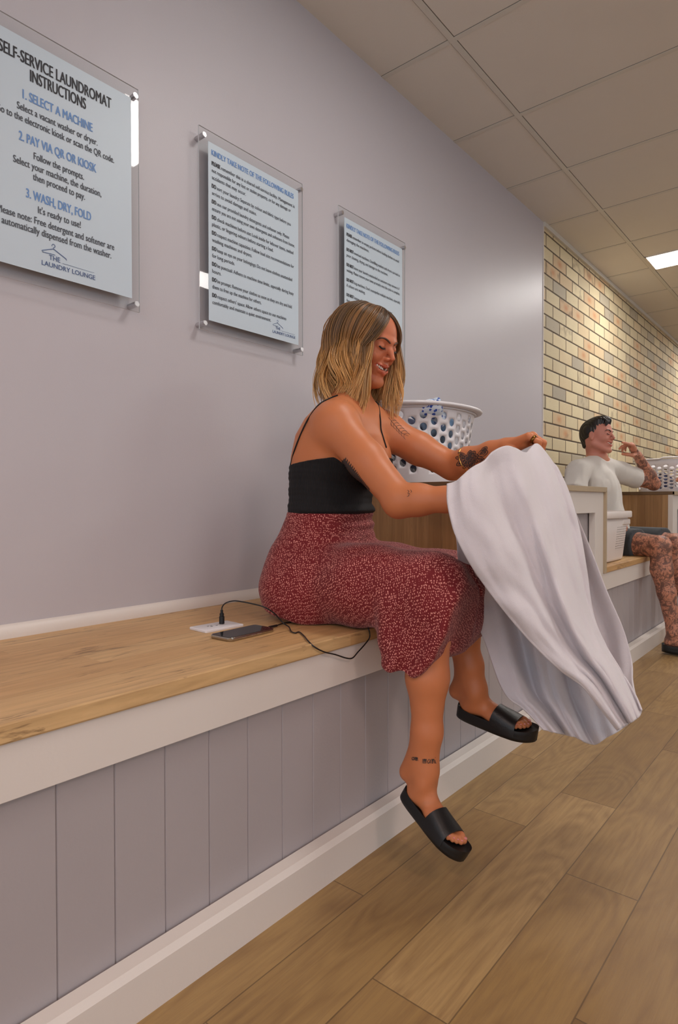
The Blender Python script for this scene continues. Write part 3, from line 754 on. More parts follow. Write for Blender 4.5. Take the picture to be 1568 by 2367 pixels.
def skirt_mat():
    t=NT('red_dotted_skirt_cloth');o=t.co();mp=t.n('ShaderNodeMapping');mp.inputs['Rotation'].default_value=(.5,.35,.6);t.l(o,mp.inputs[0])
    w=t.noise(o,26,2,out='Color');mx=t.n('ShaderNodeMix',data_type='VECTOR');mx.inputs[0].default_value=.014;t.l(mp.outputs[0],mx.inputs[4]);t.l(w,mx.inputs[5])
    sc_=t.n('ShaderNodeMapping');sc_.inputs['Scale'].default_value=(1.,1.,.66);t.l(mx.outputs[1],sc_.inputs[0])
    v=t.n('ShaderNodeTexVoronoi',feature='F1');v.inputs['Scale'].default_value=265;v.inputs['Randomness'].default_value=.5;t.l(sc_.outputs[0],v.inputs['Vector'])
    dot=t.ramp(v.outputs['Distance'],[(.30,(1,1,1)),(.39,(0,0,0))])
    base=t.mix(t.noise(o,12,3),rgb(100,4,14),rgb(124,8,20))
    t.set(t.mix(dot,base,rgb(218,142,130)),.8,Sheen_Weight=.1);t.bump(t.noise(o,500,2),.0003);return t.m
M['skirt']=skirt_mat()
# ================================================================ the woman
def snap(bv,p,off=.0006):
    h=bv.find_nearest(Vector(p));q=np.array(h[0]);n=np.array(h[1]);
    return q+off*n
UPV=np.array([0,0,1.])
az=math.radians(6);FWD=np.array([math.cos(az),math.sin(az),0]);LEF=np.array([-math.sin(az),math.cos(az),0]);BF=np.array([FWD,LEF,UPV])
HC=P(848,797,1.77);_p=math.radians(15);_y=math.radians(2)
hf=np.array([math.cos(_y)*math.cos(_p),math.sin(_y)*math.cos(_p),-math.sin(_p)]);hl=nrm(np.cross(UPV,hf));HF=np.array([hf,hl,np.cross(hf,hl)])
HS=.93
def zrow(y,d=1.76,x=780): return P(x,y,d)[2]
# spine table: image row -> centre (px), half depth fore-aft, half width
TT=[(1420,748,.120,.160),(1330,750,.128,.170),(1260,752,.116,.158),(1190,765,.094,.132),(1120,767,.098,.130),(1060,778,.112,.142),(1010,790,.108,.150),(975,800,.086,.145),(945,806,.060,.110),(925,808,.045,.06)]
TZ=np.array([P(x,y,1.77)[2] for y,x,_,_ in TT]);TC=np.array([P(x,y,1.77)[:2] for y,x,_,_ in TT]);TA=np.array([t[2] for t in TT]);TB=np.array([t[3] for t in TT])
def torso_fn(infl=0.,lo=None,hi=None):
    def f(X):
        z=X[...,2];cx=np.interp(z,TZ,TC[:,0]);cy=np.interp(z,TZ,TC[:,1]);a=np.interp(z,TZ,TA)+infl;b=np.interp(z,TZ,TB)+infl
        dx=X[...,0]-cx;dy=X[...,1]-cy;u=dx*FWD[0]+dy*FWD[1];v=dx*LEF[0]+dy*LEF[1]
        e=2.35;r=(np.abs(u/a)**e+np.abs(v/b)**e)**(1/e);d=(r-1)*np.minimum(a,b)*.92
        zl=TZ.min()+.02 if lo is None else lo;zh=TZ.max()-.01 if hi is None else hi
        return np.maximum(np.maximum(d,zl-z),z-zh)
    return f
TLO=np.array([TC[:,0].min()-.22,TC[:,1].min()-.22,TZ.min()]);THI=np.array([TC[:,0].max()+.22,TC[:,1].max()+.22,TZ.max()])
J=dict(Rs=P(778,982,1.64),Re=P(925,1156,1.50),Rw=P(1072,1154,1.43),Ls=P(893,998,1.86),Le=P(1047,1078,1.79),Lw=P(1168,1034,1.64),
 Rh=P(712,1352,1.70),Lh=P(783,1345,1.86),Rk=P(1000,1352,1.43),Lk=P(1040,1338,1.64),Ra=P(984,1782,1.43),La=P(1098,1592,1.60),
 Rheel=P(945,1828,1.455),Rtoe=P(1070,1968,1.345),Lheel=P(1068,1636,1.625),Ltoe=P(1232,1692,1.535))
def lerp(a,b,t): return np.array(a)+(np.array(b)-np.array(a))*t
def body_sdf():
    S=Sdf()
    S.fn(torso_fn(),TLO,THI,.02)
    # shoulder blades, collar, trapezius, deltoids
    nb=P(805,948,1.77)
    for k in ('Rs','Ls'):
        S.rc(nb+UPV*.01,J[k]+UPV*.004,.040,.046,.05)
    S.el(J['Rs']-FWD*.045-LEF*-.045-UPV*.04,(.05,.06,.075),BF,.05)
    S.el(J['Rs'],(.055,.052,.058),BF,.03);S.el(J['Ls'],(.050,.048,.052),BF,.03)
    # bust
    for s_ in (-1,1):
        c=np.array([*TC[5],TZ[5]])+FWD*.085+LEF*s_*.062+UPV*.005;S.el(c,(.052,.056,.055),BF,.03)
    # arms
    S.chain([J['Rs'],lerp(J['Rs'],J['Re'],.5),J['Re']],[.054,.0475,.039],.02)
    S.el(J['Re']-UPV*.006-FWD*.006,(.034,.032,.036),None,.02)
    S.chain([J['Re'],lerp(J['Re'],J['Rw'],.3),lerp(J['Re'],J['Rw'],.75),J['Rw']],[.036,.0365,.028,.024],.02)
    S.chain([J['Ls'],lerp(J['Ls'],J['Le'],.5),J['Le']],[.052,.046,.038],.02)
    S.chain([J['Le'],lerp(J['Le'],J['Lw'],.3),lerp(J['Le'],J['Lw'],.75),J['Lw']],[.037,.037,.028,.0235],.02)
    # armpit crease
    S.rc(P(742,1036,1.60),P(795,1062,1.52),.004,.003,.02,'s')
    # legs
    for k in 'RL':
        h,kn,an=J[k+'h'],J[k+'k'],J[k+'a']
        S.chain([h,lerp(h,kn,.5),kn],[.088,.078,.058],.03)
        ax=nrm(an-kn);back=nrm(-FWD+ax*(FWD@ax))
        S.chain([kn,lerp(kn,an,.25)+back*.006,lerp(kn,an,.5)+back*.004,lerp(kn,an,.78),an],[.054,.0515,.0475,.0325,.0295],.02)
        S.el(kn+FWD*.02,(.035,.04,.045),BF,.03)
        S.rc(lerp(kn,an,.80)-(-back)*-.0,J[k+'heel']+ax*-.045,.021,.024,.03)
    S.el(lerp(J['Rh'],J['Lh'],.5),(.10,.16,.09),BF,.05)
    return S
BODY=body_sdf()
FT=[]
for k,sd in (('R',1),('L',1)):
    FT.append(footprims(BODY,J[k+'heel'],J[k+'toe'],J[k+'a']-J[k+'heel'],J[k+'a'],1.,sd,.012))
# hands
gx=nrm(P(1240,1006,1.585)-J['Lw']);gz=nrm(UPV*1.+CF*.1-CR*.35)
gfr=np.array([gx,nrm(np.cross(gx,gz)),np.cross(nrm(np.cross(gx,gz)),gx)])
if gfr[1]@LEF>0: gfr[1]*=-1
tipsL,_=handprims(BODY,J['Lw'],gfr,.92,(.62,.68,.74,.8),.9,1,.05)
fx=nrm(P(1125,1140,1.42)-J['Rw']);fz=nrm(UPV);fy=nrm(np.cross(fz,fx));fz=np.cross(fx,fy)
handprims(BODY,J['Rw'],np.array([fx,fy,fz]),.92,(.62,.68,.72,.78),.9,1,.05)
HT=headprims(BODY,HC,HF,HS,False,1.,P(808,950,1.772),.052)
benchcut=lambda X: np.maximum(X[...,2]-(ZB+.001),X[...,0]-(XF+.003))
BODY.fn(benchcut,np.array([-.5,.6,0.]),np.array([XF+.01,2.4,ZB+.01]),.004,'s')
def boxclip(V,F,lo,hi,keep_in):
    c=V[F].mean(1);m=((c>lo)&(c<hi)).all(1)
    F=F[m if keep_in else ~m];u,inv=np.unique(F,return_inverse=True);return V[u],inv.reshape(F.shape)
hlo=HC-np.array([.12,.11,.135]);hhi=HC+np.array([.14,.11,.14])
fblo=[];
V0,F0=BODY.mesh(.004)
regs=[(hlo,hhi,.0014)]
hc_=lerp(J['Lw'],tipsL[1],.6);regs.append((hc_-.10,hc_+.10,.0018))
for k in 'RL':
    c=lerp(J[k+'heel'],J[k+'toe'],.78);regs.append((c-.062,c+.062,.0016))
parts=[]
Vb,Fb=V0,F0
for lo,hi,r in regs: Vb,Fb=boxclip(Vb,Fb,lo+.003,hi-.003,False)
parts.append((relax(Vb,Fb,2),Fb))
for lo,hi,r in regs:
    v,f=BODY.mesh(r,lo-.012,hi+.012);v,f=boxclip(v,f,lo-.003,hi+.003,True);parts.append((relax(v,f,1,.4),f))
BV,BFc=merge(parts)
wom=empty('person',(float(J['Rh'][0]),float(J['Rh'][1]),ZB),'woman with blonde hair, black camisole and red dotted skirt seated on bench holding towel','person')
body=npmesh('body',BV,BFc,M['skin'],wom)
BB=bvh_of(BV,BFc)
# tints: lips, mouth, blush
def headtint(V,o,fr,s,lip=(.88,.58,.62),dark=(.16,.05,.05),blush=(1.02,.84,.80)):
    C=np.ones((len(V),3));L=(V-o)@np.array(fr).T/s
    def near(a,b,r):
        a=np.array(a);b=np.array(b);ab=b-a;t=np.clip(((L-a)@ab)/(ab@ab),0,1);return np.linalg.norm(L-a-t[:,None]*ab,axis=1)
    wy=.034
    U=[(.064,-wy,-.0500),(.082,-wy*.52,-.0565),(.0900,0,-.0575),(.082,wy*.52,-.0565),(.064,wy,-.0500)]
    D=[(.064,-wy,-.0515),(.080,-wy*.55,-.0705),(.0860,0,-.0780),(.080,wy*.55,-.0705),(.064,wy,-.0515)]
    d=np.min([near(a,b,0) for Q in (U,D) for a,b in zip(Q[:-1],Q[1:])],axis=0)
    m=np.clip((.0066-d)/.0015,0,1)[:,None];C=C*(1-m)+np.array(lip)*m
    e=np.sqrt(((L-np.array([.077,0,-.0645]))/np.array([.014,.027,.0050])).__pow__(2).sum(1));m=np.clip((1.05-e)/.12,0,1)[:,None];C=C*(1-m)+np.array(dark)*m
    hm=np.clip((.15-np.linalg.norm(L,axis=1))/.03,0,1)[:,None];C*=(1-hm)+np.array([1.,.92,1.08])*hm
    for c,r in (((.108,0,-.030),.012),):
        m=np.clip(1-np.linalg.norm(L-np.array(c),axis=1)/r,0,1)[:,None]*.6;C*= (1-m)+np.array(blush)*m
    return C
C=headtint(BV,HC,HF,HS)
vcol(body,'tint',C)
teeth(HC,HF,HS,body)
def facebits(bv,o,fr,s,parent,T,lidw=.0026,brow=M['brow'],thick=.0032,open_=False):
    for y in (-1,1):
        mb=MB()
        pts=[snap(bv,T(x,y*yy,zz),.0012) for x,yy,zz in ((.088,.0175,-.0045),(.090,.024,-.0085),(.089,.032,-.0100),(.086,.039,-.0080),(.081,.0455,-.0035))]
        mb.mesh(*tube(catmull(pts,4),[lidw*s*k for k in np.interp(np.linspace(0,1,17),[0,.5,1],[.5,1,.9])],6))
        for i,yy in enumerate(np.linspace(.020,.047,9)):
            b=snap(bv,T(.088,y*yy,-.009+.0045*abs((yy-.031)/.014)**2),.001);t_=b+s*(.006*fr[0]+y*.004*(yy-.028)/.02*fr[1]-.0045*fr[2])
            mb.mesh(*tube([b,lerp(b,t_,.5),t_],[.0006*s,.0005*s,.0002*s],4))
        mb.build('eyelash',M['lash'],parent,True)
    for y in (-1,1):
        mb=MB()
        pts=[snap(bv,T(x,y*yy,zz),.0004) for x,yy,zz in ((.092,.010,.0125),(.090,.020,.0175),(.086,.033,.0210),(.079,.044,.0190),(.070,.0515,.0120))]
        p=catmull(pts,5);mb.mesh(*tube(p,[thick*s*k for k in np.interp(np.linspace(0,1,len(p)),[0,.3,.75,1],[.75,1,.75,.2])],6,True,.9))
        mb.build('eyebrow',brow,parent,True)
facebits(BB,HC,HF,HS,body,HT)
# toenails
for (T_,toes,fr_) in FT:
    for (p,fr2,r) in toes:
        m=MB();g=bmesh.ops.create_uvsphere(m.bm,u_segments=12,v_segments=8,radius=1)
        q=snap(BB,p+fr2[2]*.004,0.)
        for v in g['verts']:
            L=v.co;v.co=Vector(q+fr2[0]*L.x*r*.55+fr2[1]*L.y*r*.62+fr2[2]*L.z*.0011)
        m.build('toenail',M['nail'],body,True)
# tattoos
ink=[]
def addink(name,lines=None,w=1.5,fills=None,st=1.0):
    parts=[]
    if lines:
        V,F=decal(BB,lines,w);
        if V: parts.append((V,F))
    for f in (fills or []):
        V,F=fill(BB,f,st=st)
        if V: parts.append((V,F))
    mb=MB()
    for V,F in parts: mb.mesh(V,F)
    return mb.build(name,M['ink'],body)
# ankle script
sc_=lambda pts,x,y,s: [(x+a*s,y+b*s) for a,b in pts]
def script(word,x,y,s):
    "looped handwriting strokes; returns polylines"
    G={'m':[(0,0),(.1,-1),(.25,-1.05),(.35,-.2),(.3,0),(.5,-1),(.65,-1.05),(.75,-.1),(.7,0),(.9,-1),(1.05,-1.),(1.1,-.15),(1.3,0)],
       'a':[(.7,-.9),(.35,-1.05),(.05,-.5),(.25,0),(.6,-.3),(.75,-1),(.7,-.2),(.95,0)],
       'n':[(0,0),(.1,-1),(.25,-1.05),(.35,-.1),(.3,0),(.5,-1),(.7,-1.),(.75,-.15),(.95,0)],
       'i':[(0,-.9),(.1,-.1),(.35,0)],'o':[(.5,-1),(.1,-.8),(.1,-.1),(.5,0),(.8,-.5),(.5,-1),(.9,-.95)],
       'p':[(0,-1),(-.05,1.0),(.05,-.7),(.4,-1.05),(.6,-.5),(.2,0)]}
    W={'m':1.35,'a':1.,'n':1.,'i':.4,'o':.95,'p':.7};out=[]
    for ch in word:
        if ch==' ': x+=.8*s;continue
        out.append(sc_(G[ch],x,y,s));x+=W[ch]*s
        if ch=='i': out.append([(x-.35*s,y-1.5*s),(x-.3*s,y-1.6*s)])
    return out
lines=script('mani',977,1764,8.6)
lines+=[[(x,y-.0+ .0) for x,y in l] for l in script('p',1019,1762,7.5)]+[[(x,y+ (x-959)*.18) for x,y in l] for l in script('om',953,1757,6.5)]
addink('ankle_tattoo',lines,1.9)
# fern on the inner upper arm
lines=[];ax=np.array(catmull([(796,1062),(812,1085),(826,1108),(840,1124),(855,1138)],5))
fl=[[(786,1072),(797,1060),(806,1072),(815,1082),(828,1098),(838,1114),(848,1128),(857,1140),(845,1134),(826,1118),(806,1096),(793,1083)]]
for i in range(1,len(ax)-1):
    T=nrm(ax[i+1]-ax[i-1]);N=np.array([-T[1],T[0]]);L=5+5*math.sin(math.pi*i/len(ax))
    for s_ in (-1,1): lines.append([tuple(ax[i]),tuple(ax[i]+N*s_*L*.6-T*2),tuple(ax[i]+N*s_*L-T*5)])
addink('fern_tattoo',lines,2.6,fl,1.4)
addink('forearm_marks',[[(942,1133),(946,1136),(944,1139)],[(949,1132),(952,1136),(950,1139)],[(944,1142),(946,1146),(941,1148)],[(942,1140),(947,1141),(948,1144)]],1.3)
# flower mandala on the far forearm
lines=[]
def petal(cx,cy,ang,L,w):
    c,s_=math.cos(ang),math.sin(ang);f=lambda a,b:(cx+a*c-b*s_,cy+a*s_+b*c)
    return [[f(0,0),f(L*.4,w),f(L*.8,w*.7),f(L,0),f(L*.8,-w*.7),f(L*.4,-w),f(0,0)],[f(L*.2,0),f(L*.55,w*.5),f(L*.8,0),f(L*.55,-w*.5),f(L*.2,0)],[f(L*.2,0),f(L*.9,0)]]
cx_,cy_=1082,1060
for k,(a,L,w_) in enumerate([(2.0,25,6.),(2.6,30,6),(1.35,24,6),(3.2,28,5.5),(-.3,26,7),(-.75,24,6),(-1.2,20,5),(.3,24,6),(3.7,26,5),(.85,22,6)]): lines+=petal(cx_,cy_,a,L,w_)
lines+=petal(1104,1052,-.35,26,7)+petal(1112,1047,-.75,20,5)+petal(1098,1058,.25,24,6)
lines+=[[(cx_+r*math.cos(t),cy_+r*math.sin(t)) for t in np.linspace(0,6.28,12)] for r in (4,8)]
addink('flower_tattoo',lines,2.)
addink('leaf_tattoo',[[(898,965),(915,985),(928,1000),(945,1008)]]+[[(905+i*6,973+i*6),(913+i*6,971+i*6),(918+i*6,975+i*6)] for i in range(6)]+[[(905+i*6,973+i*6),(904+i*6,981+i*6),(908+i*6,986+i*6)] for i in range(6)],1.0)
# bracelet and rings
def ringon(name,c,axis,r,thick,mat,parent,w=1.,n=40):
    axis=nrm(axis);a=nrm(np.cross(axis,[.3,.2,.9]));b=np.cross(axis,a);V=[];Fs=[];m=8
    for i in range(n):
        t=2*math.pi*i/n;d=math.cos(t)*a+math.sin(t)*b
        for k in range(m):
            u=2*math.pi*k/m;V.append(np.array(c)+d*(r+thick*math.cos(u))+axis*thick*w*math.sin(u))
    for i in range(n):
        for k in range(m): Fs.append((i*m+k,i*m+(k+1)%m,((i+1)%n)*m+(k+1)%m,((i+1)%n)*m+k))
    o=py(name,V,Fs,mat,parent,True);return o
br=ringon('bracelet',lerp(J['Le'],J['Lw'],.34),J['Lw']-J['Le']+UPV*.02,.0408,.0016,M['gold'],body)
mcp=J['Lw']+.92*(.086*gfr[0]+.030*gfr[1]);a1=.62*1.35
rgd=math.cos(a1)*gfr[0]-math.sin(a1)*gfr[2]
rg=ringon('finger_ring',mcp+rgd*.014,rgd,.0105,.0014,M['darkgold'],body,3.)
# camisole
CZ0=P(770,1186,1.76)[2]-.002;CZ1=P(700,1078,1.72)[2]
def cami():
    S=Sdf();S.fn(torso_fn(.005),TLO,THI,.02)
    for s_ in (-1,1):
        c=np.array([*TC[5],TZ[5]])+FWD*.088+LEF*s_*.062+UPV*.002;S.el(c,(.055,.060,.058),BF,.03)
    S.el(J['Rs']-FWD*.045-LEF*-.045-UPV*.04,(.054,.064,.079),BF,.05)
    hem=np.array([*TC[3],CZ0+.012]);S.el(hem+FWD*.01,(.108,.143,.020),BF,.015)
    back=np.array([*TC[5],CZ1])-FWD*.11
    S.pl(back,nrm(UPV-FWD*.10),.003);S.pl((0,0,CZ0),(0,0,-1),.006)
    return S
S=cami();v,f=S.mesh(.003,);v=relax(v,f,1)
N_=np.sin(v[:,2]*420+np.sin(v[:,0]*30)*1.5)*.0006+np.sin(v[:,2]*150+v[:,1]*40)*.0009
cc=np.array([*TC[4],0]);dr=v-np.array([TC[4][0],TC[4][1],0]);dr[:,2]=0;dr/=np.linalg.norm(dr,axis=1)[:,None]+1e-9;v=v+dr*N_[:,None]
top=npmesh('camisole',v,f,M['cami'],wom)
# straps laid over the skin
def strapline(pts,r=.0022):
    return tube(catmull([snap(BB,p,.0012) for p in pts],6),r,6,True)
mb=MB()
mb.mesh(*strapline([P(673,1078,1.72),P(680,1045,1.69),P(694,1005,1.665),P(712,968,1.65),P(737,938,1.66),P(762,926,1.68),P(785,930,1.70)]))
mb.build('strap',M['cami'],top,True)
mb=MB();mb.mesh(*strapline([P(840,938,1.82),P(855,950,1.80),P(868,972,1.77),P(878,992,1.755),P(881,1015,1.75),P(882,1040,1.75)]))
mb.build('strap',M['cami'],top,True)
# skirt
def skirt():
    S=Sdf()
    S.fn(torso_fn(.0085,TZ[0],CZ0+.006),TLO,THI,.03)
    S.el(P(742,1345,1.775),(.140,.178,.125),BF,.05)
    for k in 'RL':
        h,kn=J[k+'h'],J[k+'k'];S.chain([h,lerp(h,kn,.5),kn+FWD*.008],[.102,.096,.078],.05)
    S.rc(lerp(J['Rh'],J['Lh'],.5),lerp(J['Rk'],J['Lk'],.5),.10,.072,.06)
    S.el(P(690,1370,1.66),(.09,.075,.085),BF,.05)
    # the fall of cloth over the knees
    a=lerp(J['Rk'],J['Lk'],.5)
    S.bx(a+FWD*-.012-UPV*.075,(.088,.175,.095),BF,.05,.05)
    S.bx(P(990,1480,1.43)+LEF*.025+FWD*.008,(.098,.092,.13),BF,.05,.03)
    S.bx(P(905,1475,1.43)+LEF*.03,(.02,.06,.10),BF,.02,.03)
    for A,B in ((P(958,1563,1.39),P(1034,1520,1.40)),(P(1034,1520,1.40),P(1094,1400,1.44))):
        n=nrm(np.cross(B-A,LEF));n=n if n[2]<0 else -n;S.pl(A,n,.010)
    A=P(885,1541,1.42);B=P(958,1563,1.40);n=nrm(np.cross(B-A,LEF));n=n if n[2]<0 else -n
    S.pl(A,n,.006)
    S.rc(P(1066,1328,1.52),P(1111,1370,1.50),.034,.003,.012,'u',.4,nrm(CF+CR*.4));S.rc(P(1085,1395,1.49),P(1111,1370,1.50),.014,.003,.012,'u',.5,nrm(CF+CR*.4))
    # hollow under the hem
    S.fn(benchcut,np.array([-.5,.6,0.]),np.array([XF+.01,2.4,ZB+.01]),.004,'s')
    return S
S=skirt();v,f=S.mesh(.004);v=relax(v,f,2)
me_n=bpy.data.meshes.new('tmp');me_n.from_pydata([tuple(x) for x in v],[],[tuple(int(i) for i in q) for q in f]);nn=np.empty(len(v)*3,np.float32);me_n.vertices.foreach_get('normal',nn);nn=nn.reshape(-1,3);bpy.data.meshes.remove(me_n)
zt=CZ0;w1=np.clip(1-(zt-v[:,2])/.11,0,1)
tmp=(v-CC);pxx=784+FPX*(tmp@CR)/(tmp@CF);pyy=1183.5-FPX*(tmp@CU)/(tmp@CF)
d=w1*.0035*np.sin(pyy*.26+np.sin(pxx*.03)*1.2)*np.clip((pxx-680)/120,0,1)
lowm=np.clip((pyy-1380)/110,0,1)*np.clip((pxx-850)/60,0,1);d+=lowm*.006*np.sin((pxx+ .55*(pyy-1400))*.085)
d+=.0012*np.sin(pxx*.05+pyy*.09)
v=v+nn*d[:,None];m=(v[:,0]<XF)&(v[:,2]<ZB+.0008);v[m,2]=ZB+.0008
skirt_o=npmesh('skirt',v,f,M['skirt'],wom)
# ---------------------------------------------------------------- hair
def hair(o,fr,s,nc=150,per=20,seed=3):
    r=np.random.default_rng(seed);V=[];F=[];A=[];off=0
    fr=np.array(fr);upw=np.array([0,0,1.])@fr.T
    ctr=np.array([-.014,0,.030])
    for i in range(nc):
        side=-1 if i%2 else 1
        q=((i//2)+.5)/(nc/2);q=min(.995,max(0,q+r.normal()*.01));psi=math.radians(30+150*q);layer=r.random()
        xr=.060-.134*min(1,q*1.25)+r.normal()*.003
        root=np.array([xr,side*.002,0.]);root[2]=ctr[2]+.086*math.sqrt(max(0,1-((xr-ctr[0])/.099)**2))
        root[2]+=.004
        th=.008+.019*layer
        A_=.095+th*.85;B_=.077+th*.9
        eq=ctr+np.array([A_*math.cos(psi),side*B_*math.sin(psi),-.030+r.normal()*.014])
        k_=max(0,(1.45-psi)/.93)
        if k_>0: eq[1]=side*(.062+.016*layer);eq[0]=.006+.060*k_-.008*layer
        front=k_>0
        out=nrm(np.array([math.cos(psi),side*math.sin(psi),0])) if not front else np.array([.25,side*.97,0])
        Ln=.128+.056*r.random()+(.012 if front else .0)
        if side<0: Ln+=.012*(math.sin(psi*3)+1)
        ph=r.random()*6.28;am=(.009+.013*r.random())*(.45 if front else 1.1 if side<0 else .8);fq=4.2+2.*r.random();curl=(r.random()-.35)*.03;tone=r.random()
        for st in range(per):
            u=r.normal(size=2);rt=root+np.array([u[0]*.003,side*abs(u[1])*.004,0.]);e=eq+np.array([u[0]*.005,side*u[1]*.0035,r.normal()*.003])
            d0=rt-ctr;pts=[]
            for t in np.linspace(0,1,8):
                d=nrm((1-t)*nrm(d0)+t*nrm(e-ctr));rad=(1-t)*np.linalg.norm(d0)+t*np.linalg.norm(e-ctr)
                rad+=.008*math.sin(math.pi*t*.5)*(.3+layer)
                pts.append(ctr+d*rad)
            e=pts[-1];L_=Ln*(1+.10*r.normal()*.6);m=10;spread=r.normal(size=2)
            for j in range(1,m+1):
                t=j/m;w=math.sin(t*fq+ph)-math.sin(ph)
                p=e-upw*L_*t+out*(.010*math.sin(t*2.4)+am*w*t**.6-.018*t*t*(0.3 if front else 1)+curl*t*t*t+spread[0]*.003*t)
                tang=np.array([-out[1],out[0],0]);p=p+tang*(am*1.1*(math.cos(t*fq*.9+ph*1.7)-math.cos(ph*1.7))*t+spread[1]*.0035*t)
                if front and side<0: p=p+np.array([-.034,0,0])*t*t
                pts.append(p)
            pts=catmull(np.array(pts),2);k=len(pts)
            wd=.0011+.0011*r.random();pr=np.interp(np.linspace(0,1,k),[0,.1,.6,.9,1],[.7,1,1,.6,.15])
            W=np.array(o)+s*(pts@fr)
            v,f=tube(W,wd*s*pr,4,False,.8);v=np.array(v);f=np.array(f)
            V.append(v);F.append(f+off);off+=len(v);rn=min(1,max(0,tone+r.normal()*.2));A.append(np.stack([np.repeat(np.linspace(0,1,k),4),np.full(len(v),rn),np.zeros(len(v))],1))
    return np.concatenate(V),np.concatenate(F),np.concatenate(A)
v,f,a=hair(HC,HF,HS)
ho=npmesh('hair',v,f,M['blonde'],wom);vcol(ho,'lock',a)
S=Sdf();S.el(HT(-.018,0,.028),(.094*HS,.079*HS,.088*HS),HF,.01)
S.rc(HT(-.050,0,-.02),HT(-.048,0,-.10),.050,.045,.02)
S.pl(HT(.036,0,.02),nrm(HF[0]*1.-HF[2]*.25),.004);S.pl(HT(0,0,-.13),-UPV,.01)
v,f=S.mesh(.003);hb=npmesh('hair_underlayer',v,f,M['blonde'],wom);L=(v-HC)@HF.T;vcol(hb,'lock',np.stack([np.clip((.10-L[:,2])/.4,0,1),np.full(len(v),.2),np.zeros(len(v))],1))
hb.parent=ho;hb.matrix_parent_inverse=ho.matrix_world.inverted()
# sandals
slide(J['Rheel'],J['Rtoe'],FT[0][2][2],1,None,'x',parent=wom)
slide(J['Lheel'],J['Ltoe'],FT[1][2][2],1,None,'x',parent=wom)
# ================================================================ towel
def coons(L,R_,T,B,nu,nv):
    def rs(c,n):
        c=catmull(c,12);s=np.concatenate([[0],np.cumsum(np.linalg.norm(np.diff(c[:,:2],axis=0),axis=1))]);s/=s[-1];t=np.linspace(0,1,n);return np.stack([np.interp(t,s,c[:,i]) for i in range(3)],1)
    L=rs(L,nv);R_=rs(R_,nv);T=rs(T,nu);B=rs(B,nu);u=np.linspace(0,1,nu)[None,:,None];v=np.linspace(0,1,nv)[:,None,None]
    return (1-u)*L[:,None]+u*R_[:,None]+(1-v)*T[None]+v*B[None]-((1-u)*(1-v)*L[0]+u*(1-v)*R_[0]+(1-u)*v*L[-1]+u*v*R_[-1])
def sheet(G,D):
    G=G.copy();G[...,2]+=D;nv,nu,_=G.shape
    W=CC+G[...,2:3]*(CF+CR*(G[...,0:1]-784)/FPX+CU*(1183.5-G[...,1:2])/FPX)
    V=W.reshape(-1,3);F=np.array([(i*nu+j,i*nu+j+1,(i+1)*nu+j+1,(i+1)*nu+j) for i in range(nv-1) for j in range(nu-1)]);return V,F
NU,NV=110,210
U_,V_=np.meshgrid(np.linspace(0,1,NU),np.linspace(0,1,NV))
def nz(a,b,s=0):
    o=np.zeros_like(a)
    for i in range(a.shape[0]):
        for j in range(a.shape[1]): o[i,j]=noise.noise(Vector((a[i,j],b[i,j],s)))
    return o
zf=lambda a,zz: [(x,y,z) for (x,y),z in zip(a,zz)]
LF_=[(1034,1119),(1034,1158),(1043,1204),(1056,1245),(1086,1300),(1119,1350),(1158,1402),(1204,1458),(1250,1507),(1297,1550),(1346,1586),(1382,1630),(1409,1664),(1428,1688)]
RF_=[(1289,1081),(1316,1140),(1340,1225),(1356,1316),(1372,1421),(1400,1490),(1428,1537),(1452,1575),(1471,1610),(1484,1641)]
TF_=[(1034,1119),(1055,1113),(1070,1100),(1092,1081),(1120,1065),(1140,1044),(1168,1031),(1191,1036),(1208,1045),(1219,1045),(1229,1033),(1239,1026),(1250,1032),(1270,1057),(1289,1081)]
BF_=[(1428,1688),(1444,1677),(1462,1668),(1478,1656),(1484,1641)]
lin=lambda a,b,n:np.linspace(a,b,n)
gF=coons(zf(LF_,np.interp(lin(0,1,14),[0,.2,1],[1.325,1.285,1.36])),zf(RF_,np.interp(lin(0,1,10),[0,.4,1],[1.555,1.50,1.42])),zf(TF_,np.interp(lin(0,1,15),[0,.15,.5,.72,.85,1],[1.325,1.32,1.42,1.53,1.545,1.555])),zf(BF_,lin(1.36,1.42,5)),NU,NV)
warp=nz(U_*2.2,V_*1.6,1.)*.12+nz(U_*5,V_*4,4.)*.02
uu=U_+warp
amp=np.interp(V_,[0,.05,.25,1],[.007,.024,.040,.028])*np.sin(math.pi*np.clip(U_,.03,.97))**.5
D=-amp*(.85*np.sin(2*math.pi*(1.7*uu+.12*V_)+.2)+.28*np.sin(2*math.pi*(3.9*uu-.3*V_)+2.)+.10*np.sin(2*math.pi*(7.5*uu+.3*V_)))
D-=.03*np.sin(math.pi*U_)*np.sin(math.pi*np.clip(V_*1.0,0,1))
D-=.010*nz(U_*6,V_*8,7.)+.006*nz(U_*14,V_*10,9.)
D*=np.clip(1-(U_<.0)*0,0,1)
Vf,Ff=sheet(gF,D)
LB=[(1036,1125),(1044,1190),(1057,1255),(1060,1295),(1068,1340),(1087,1398),(1096,1428),(1122,1487),(1145,1553),(1158,1586),(1178,1616),(1211,1640),(1257,1687)]
RB=[(1289,1081),(1316,1138),(1332,1184),(1372,1283),(1405,1369),(1442,1454),(1461,1527),(1463,1572),(1470,1608),(1482,1644)]
BB_=[(1257,1687),(1282,1693),(1330,1704),(1357,1717),(1379,1721),(1400,1707),(1428,1692),(1460,1668),(1482,1644)]
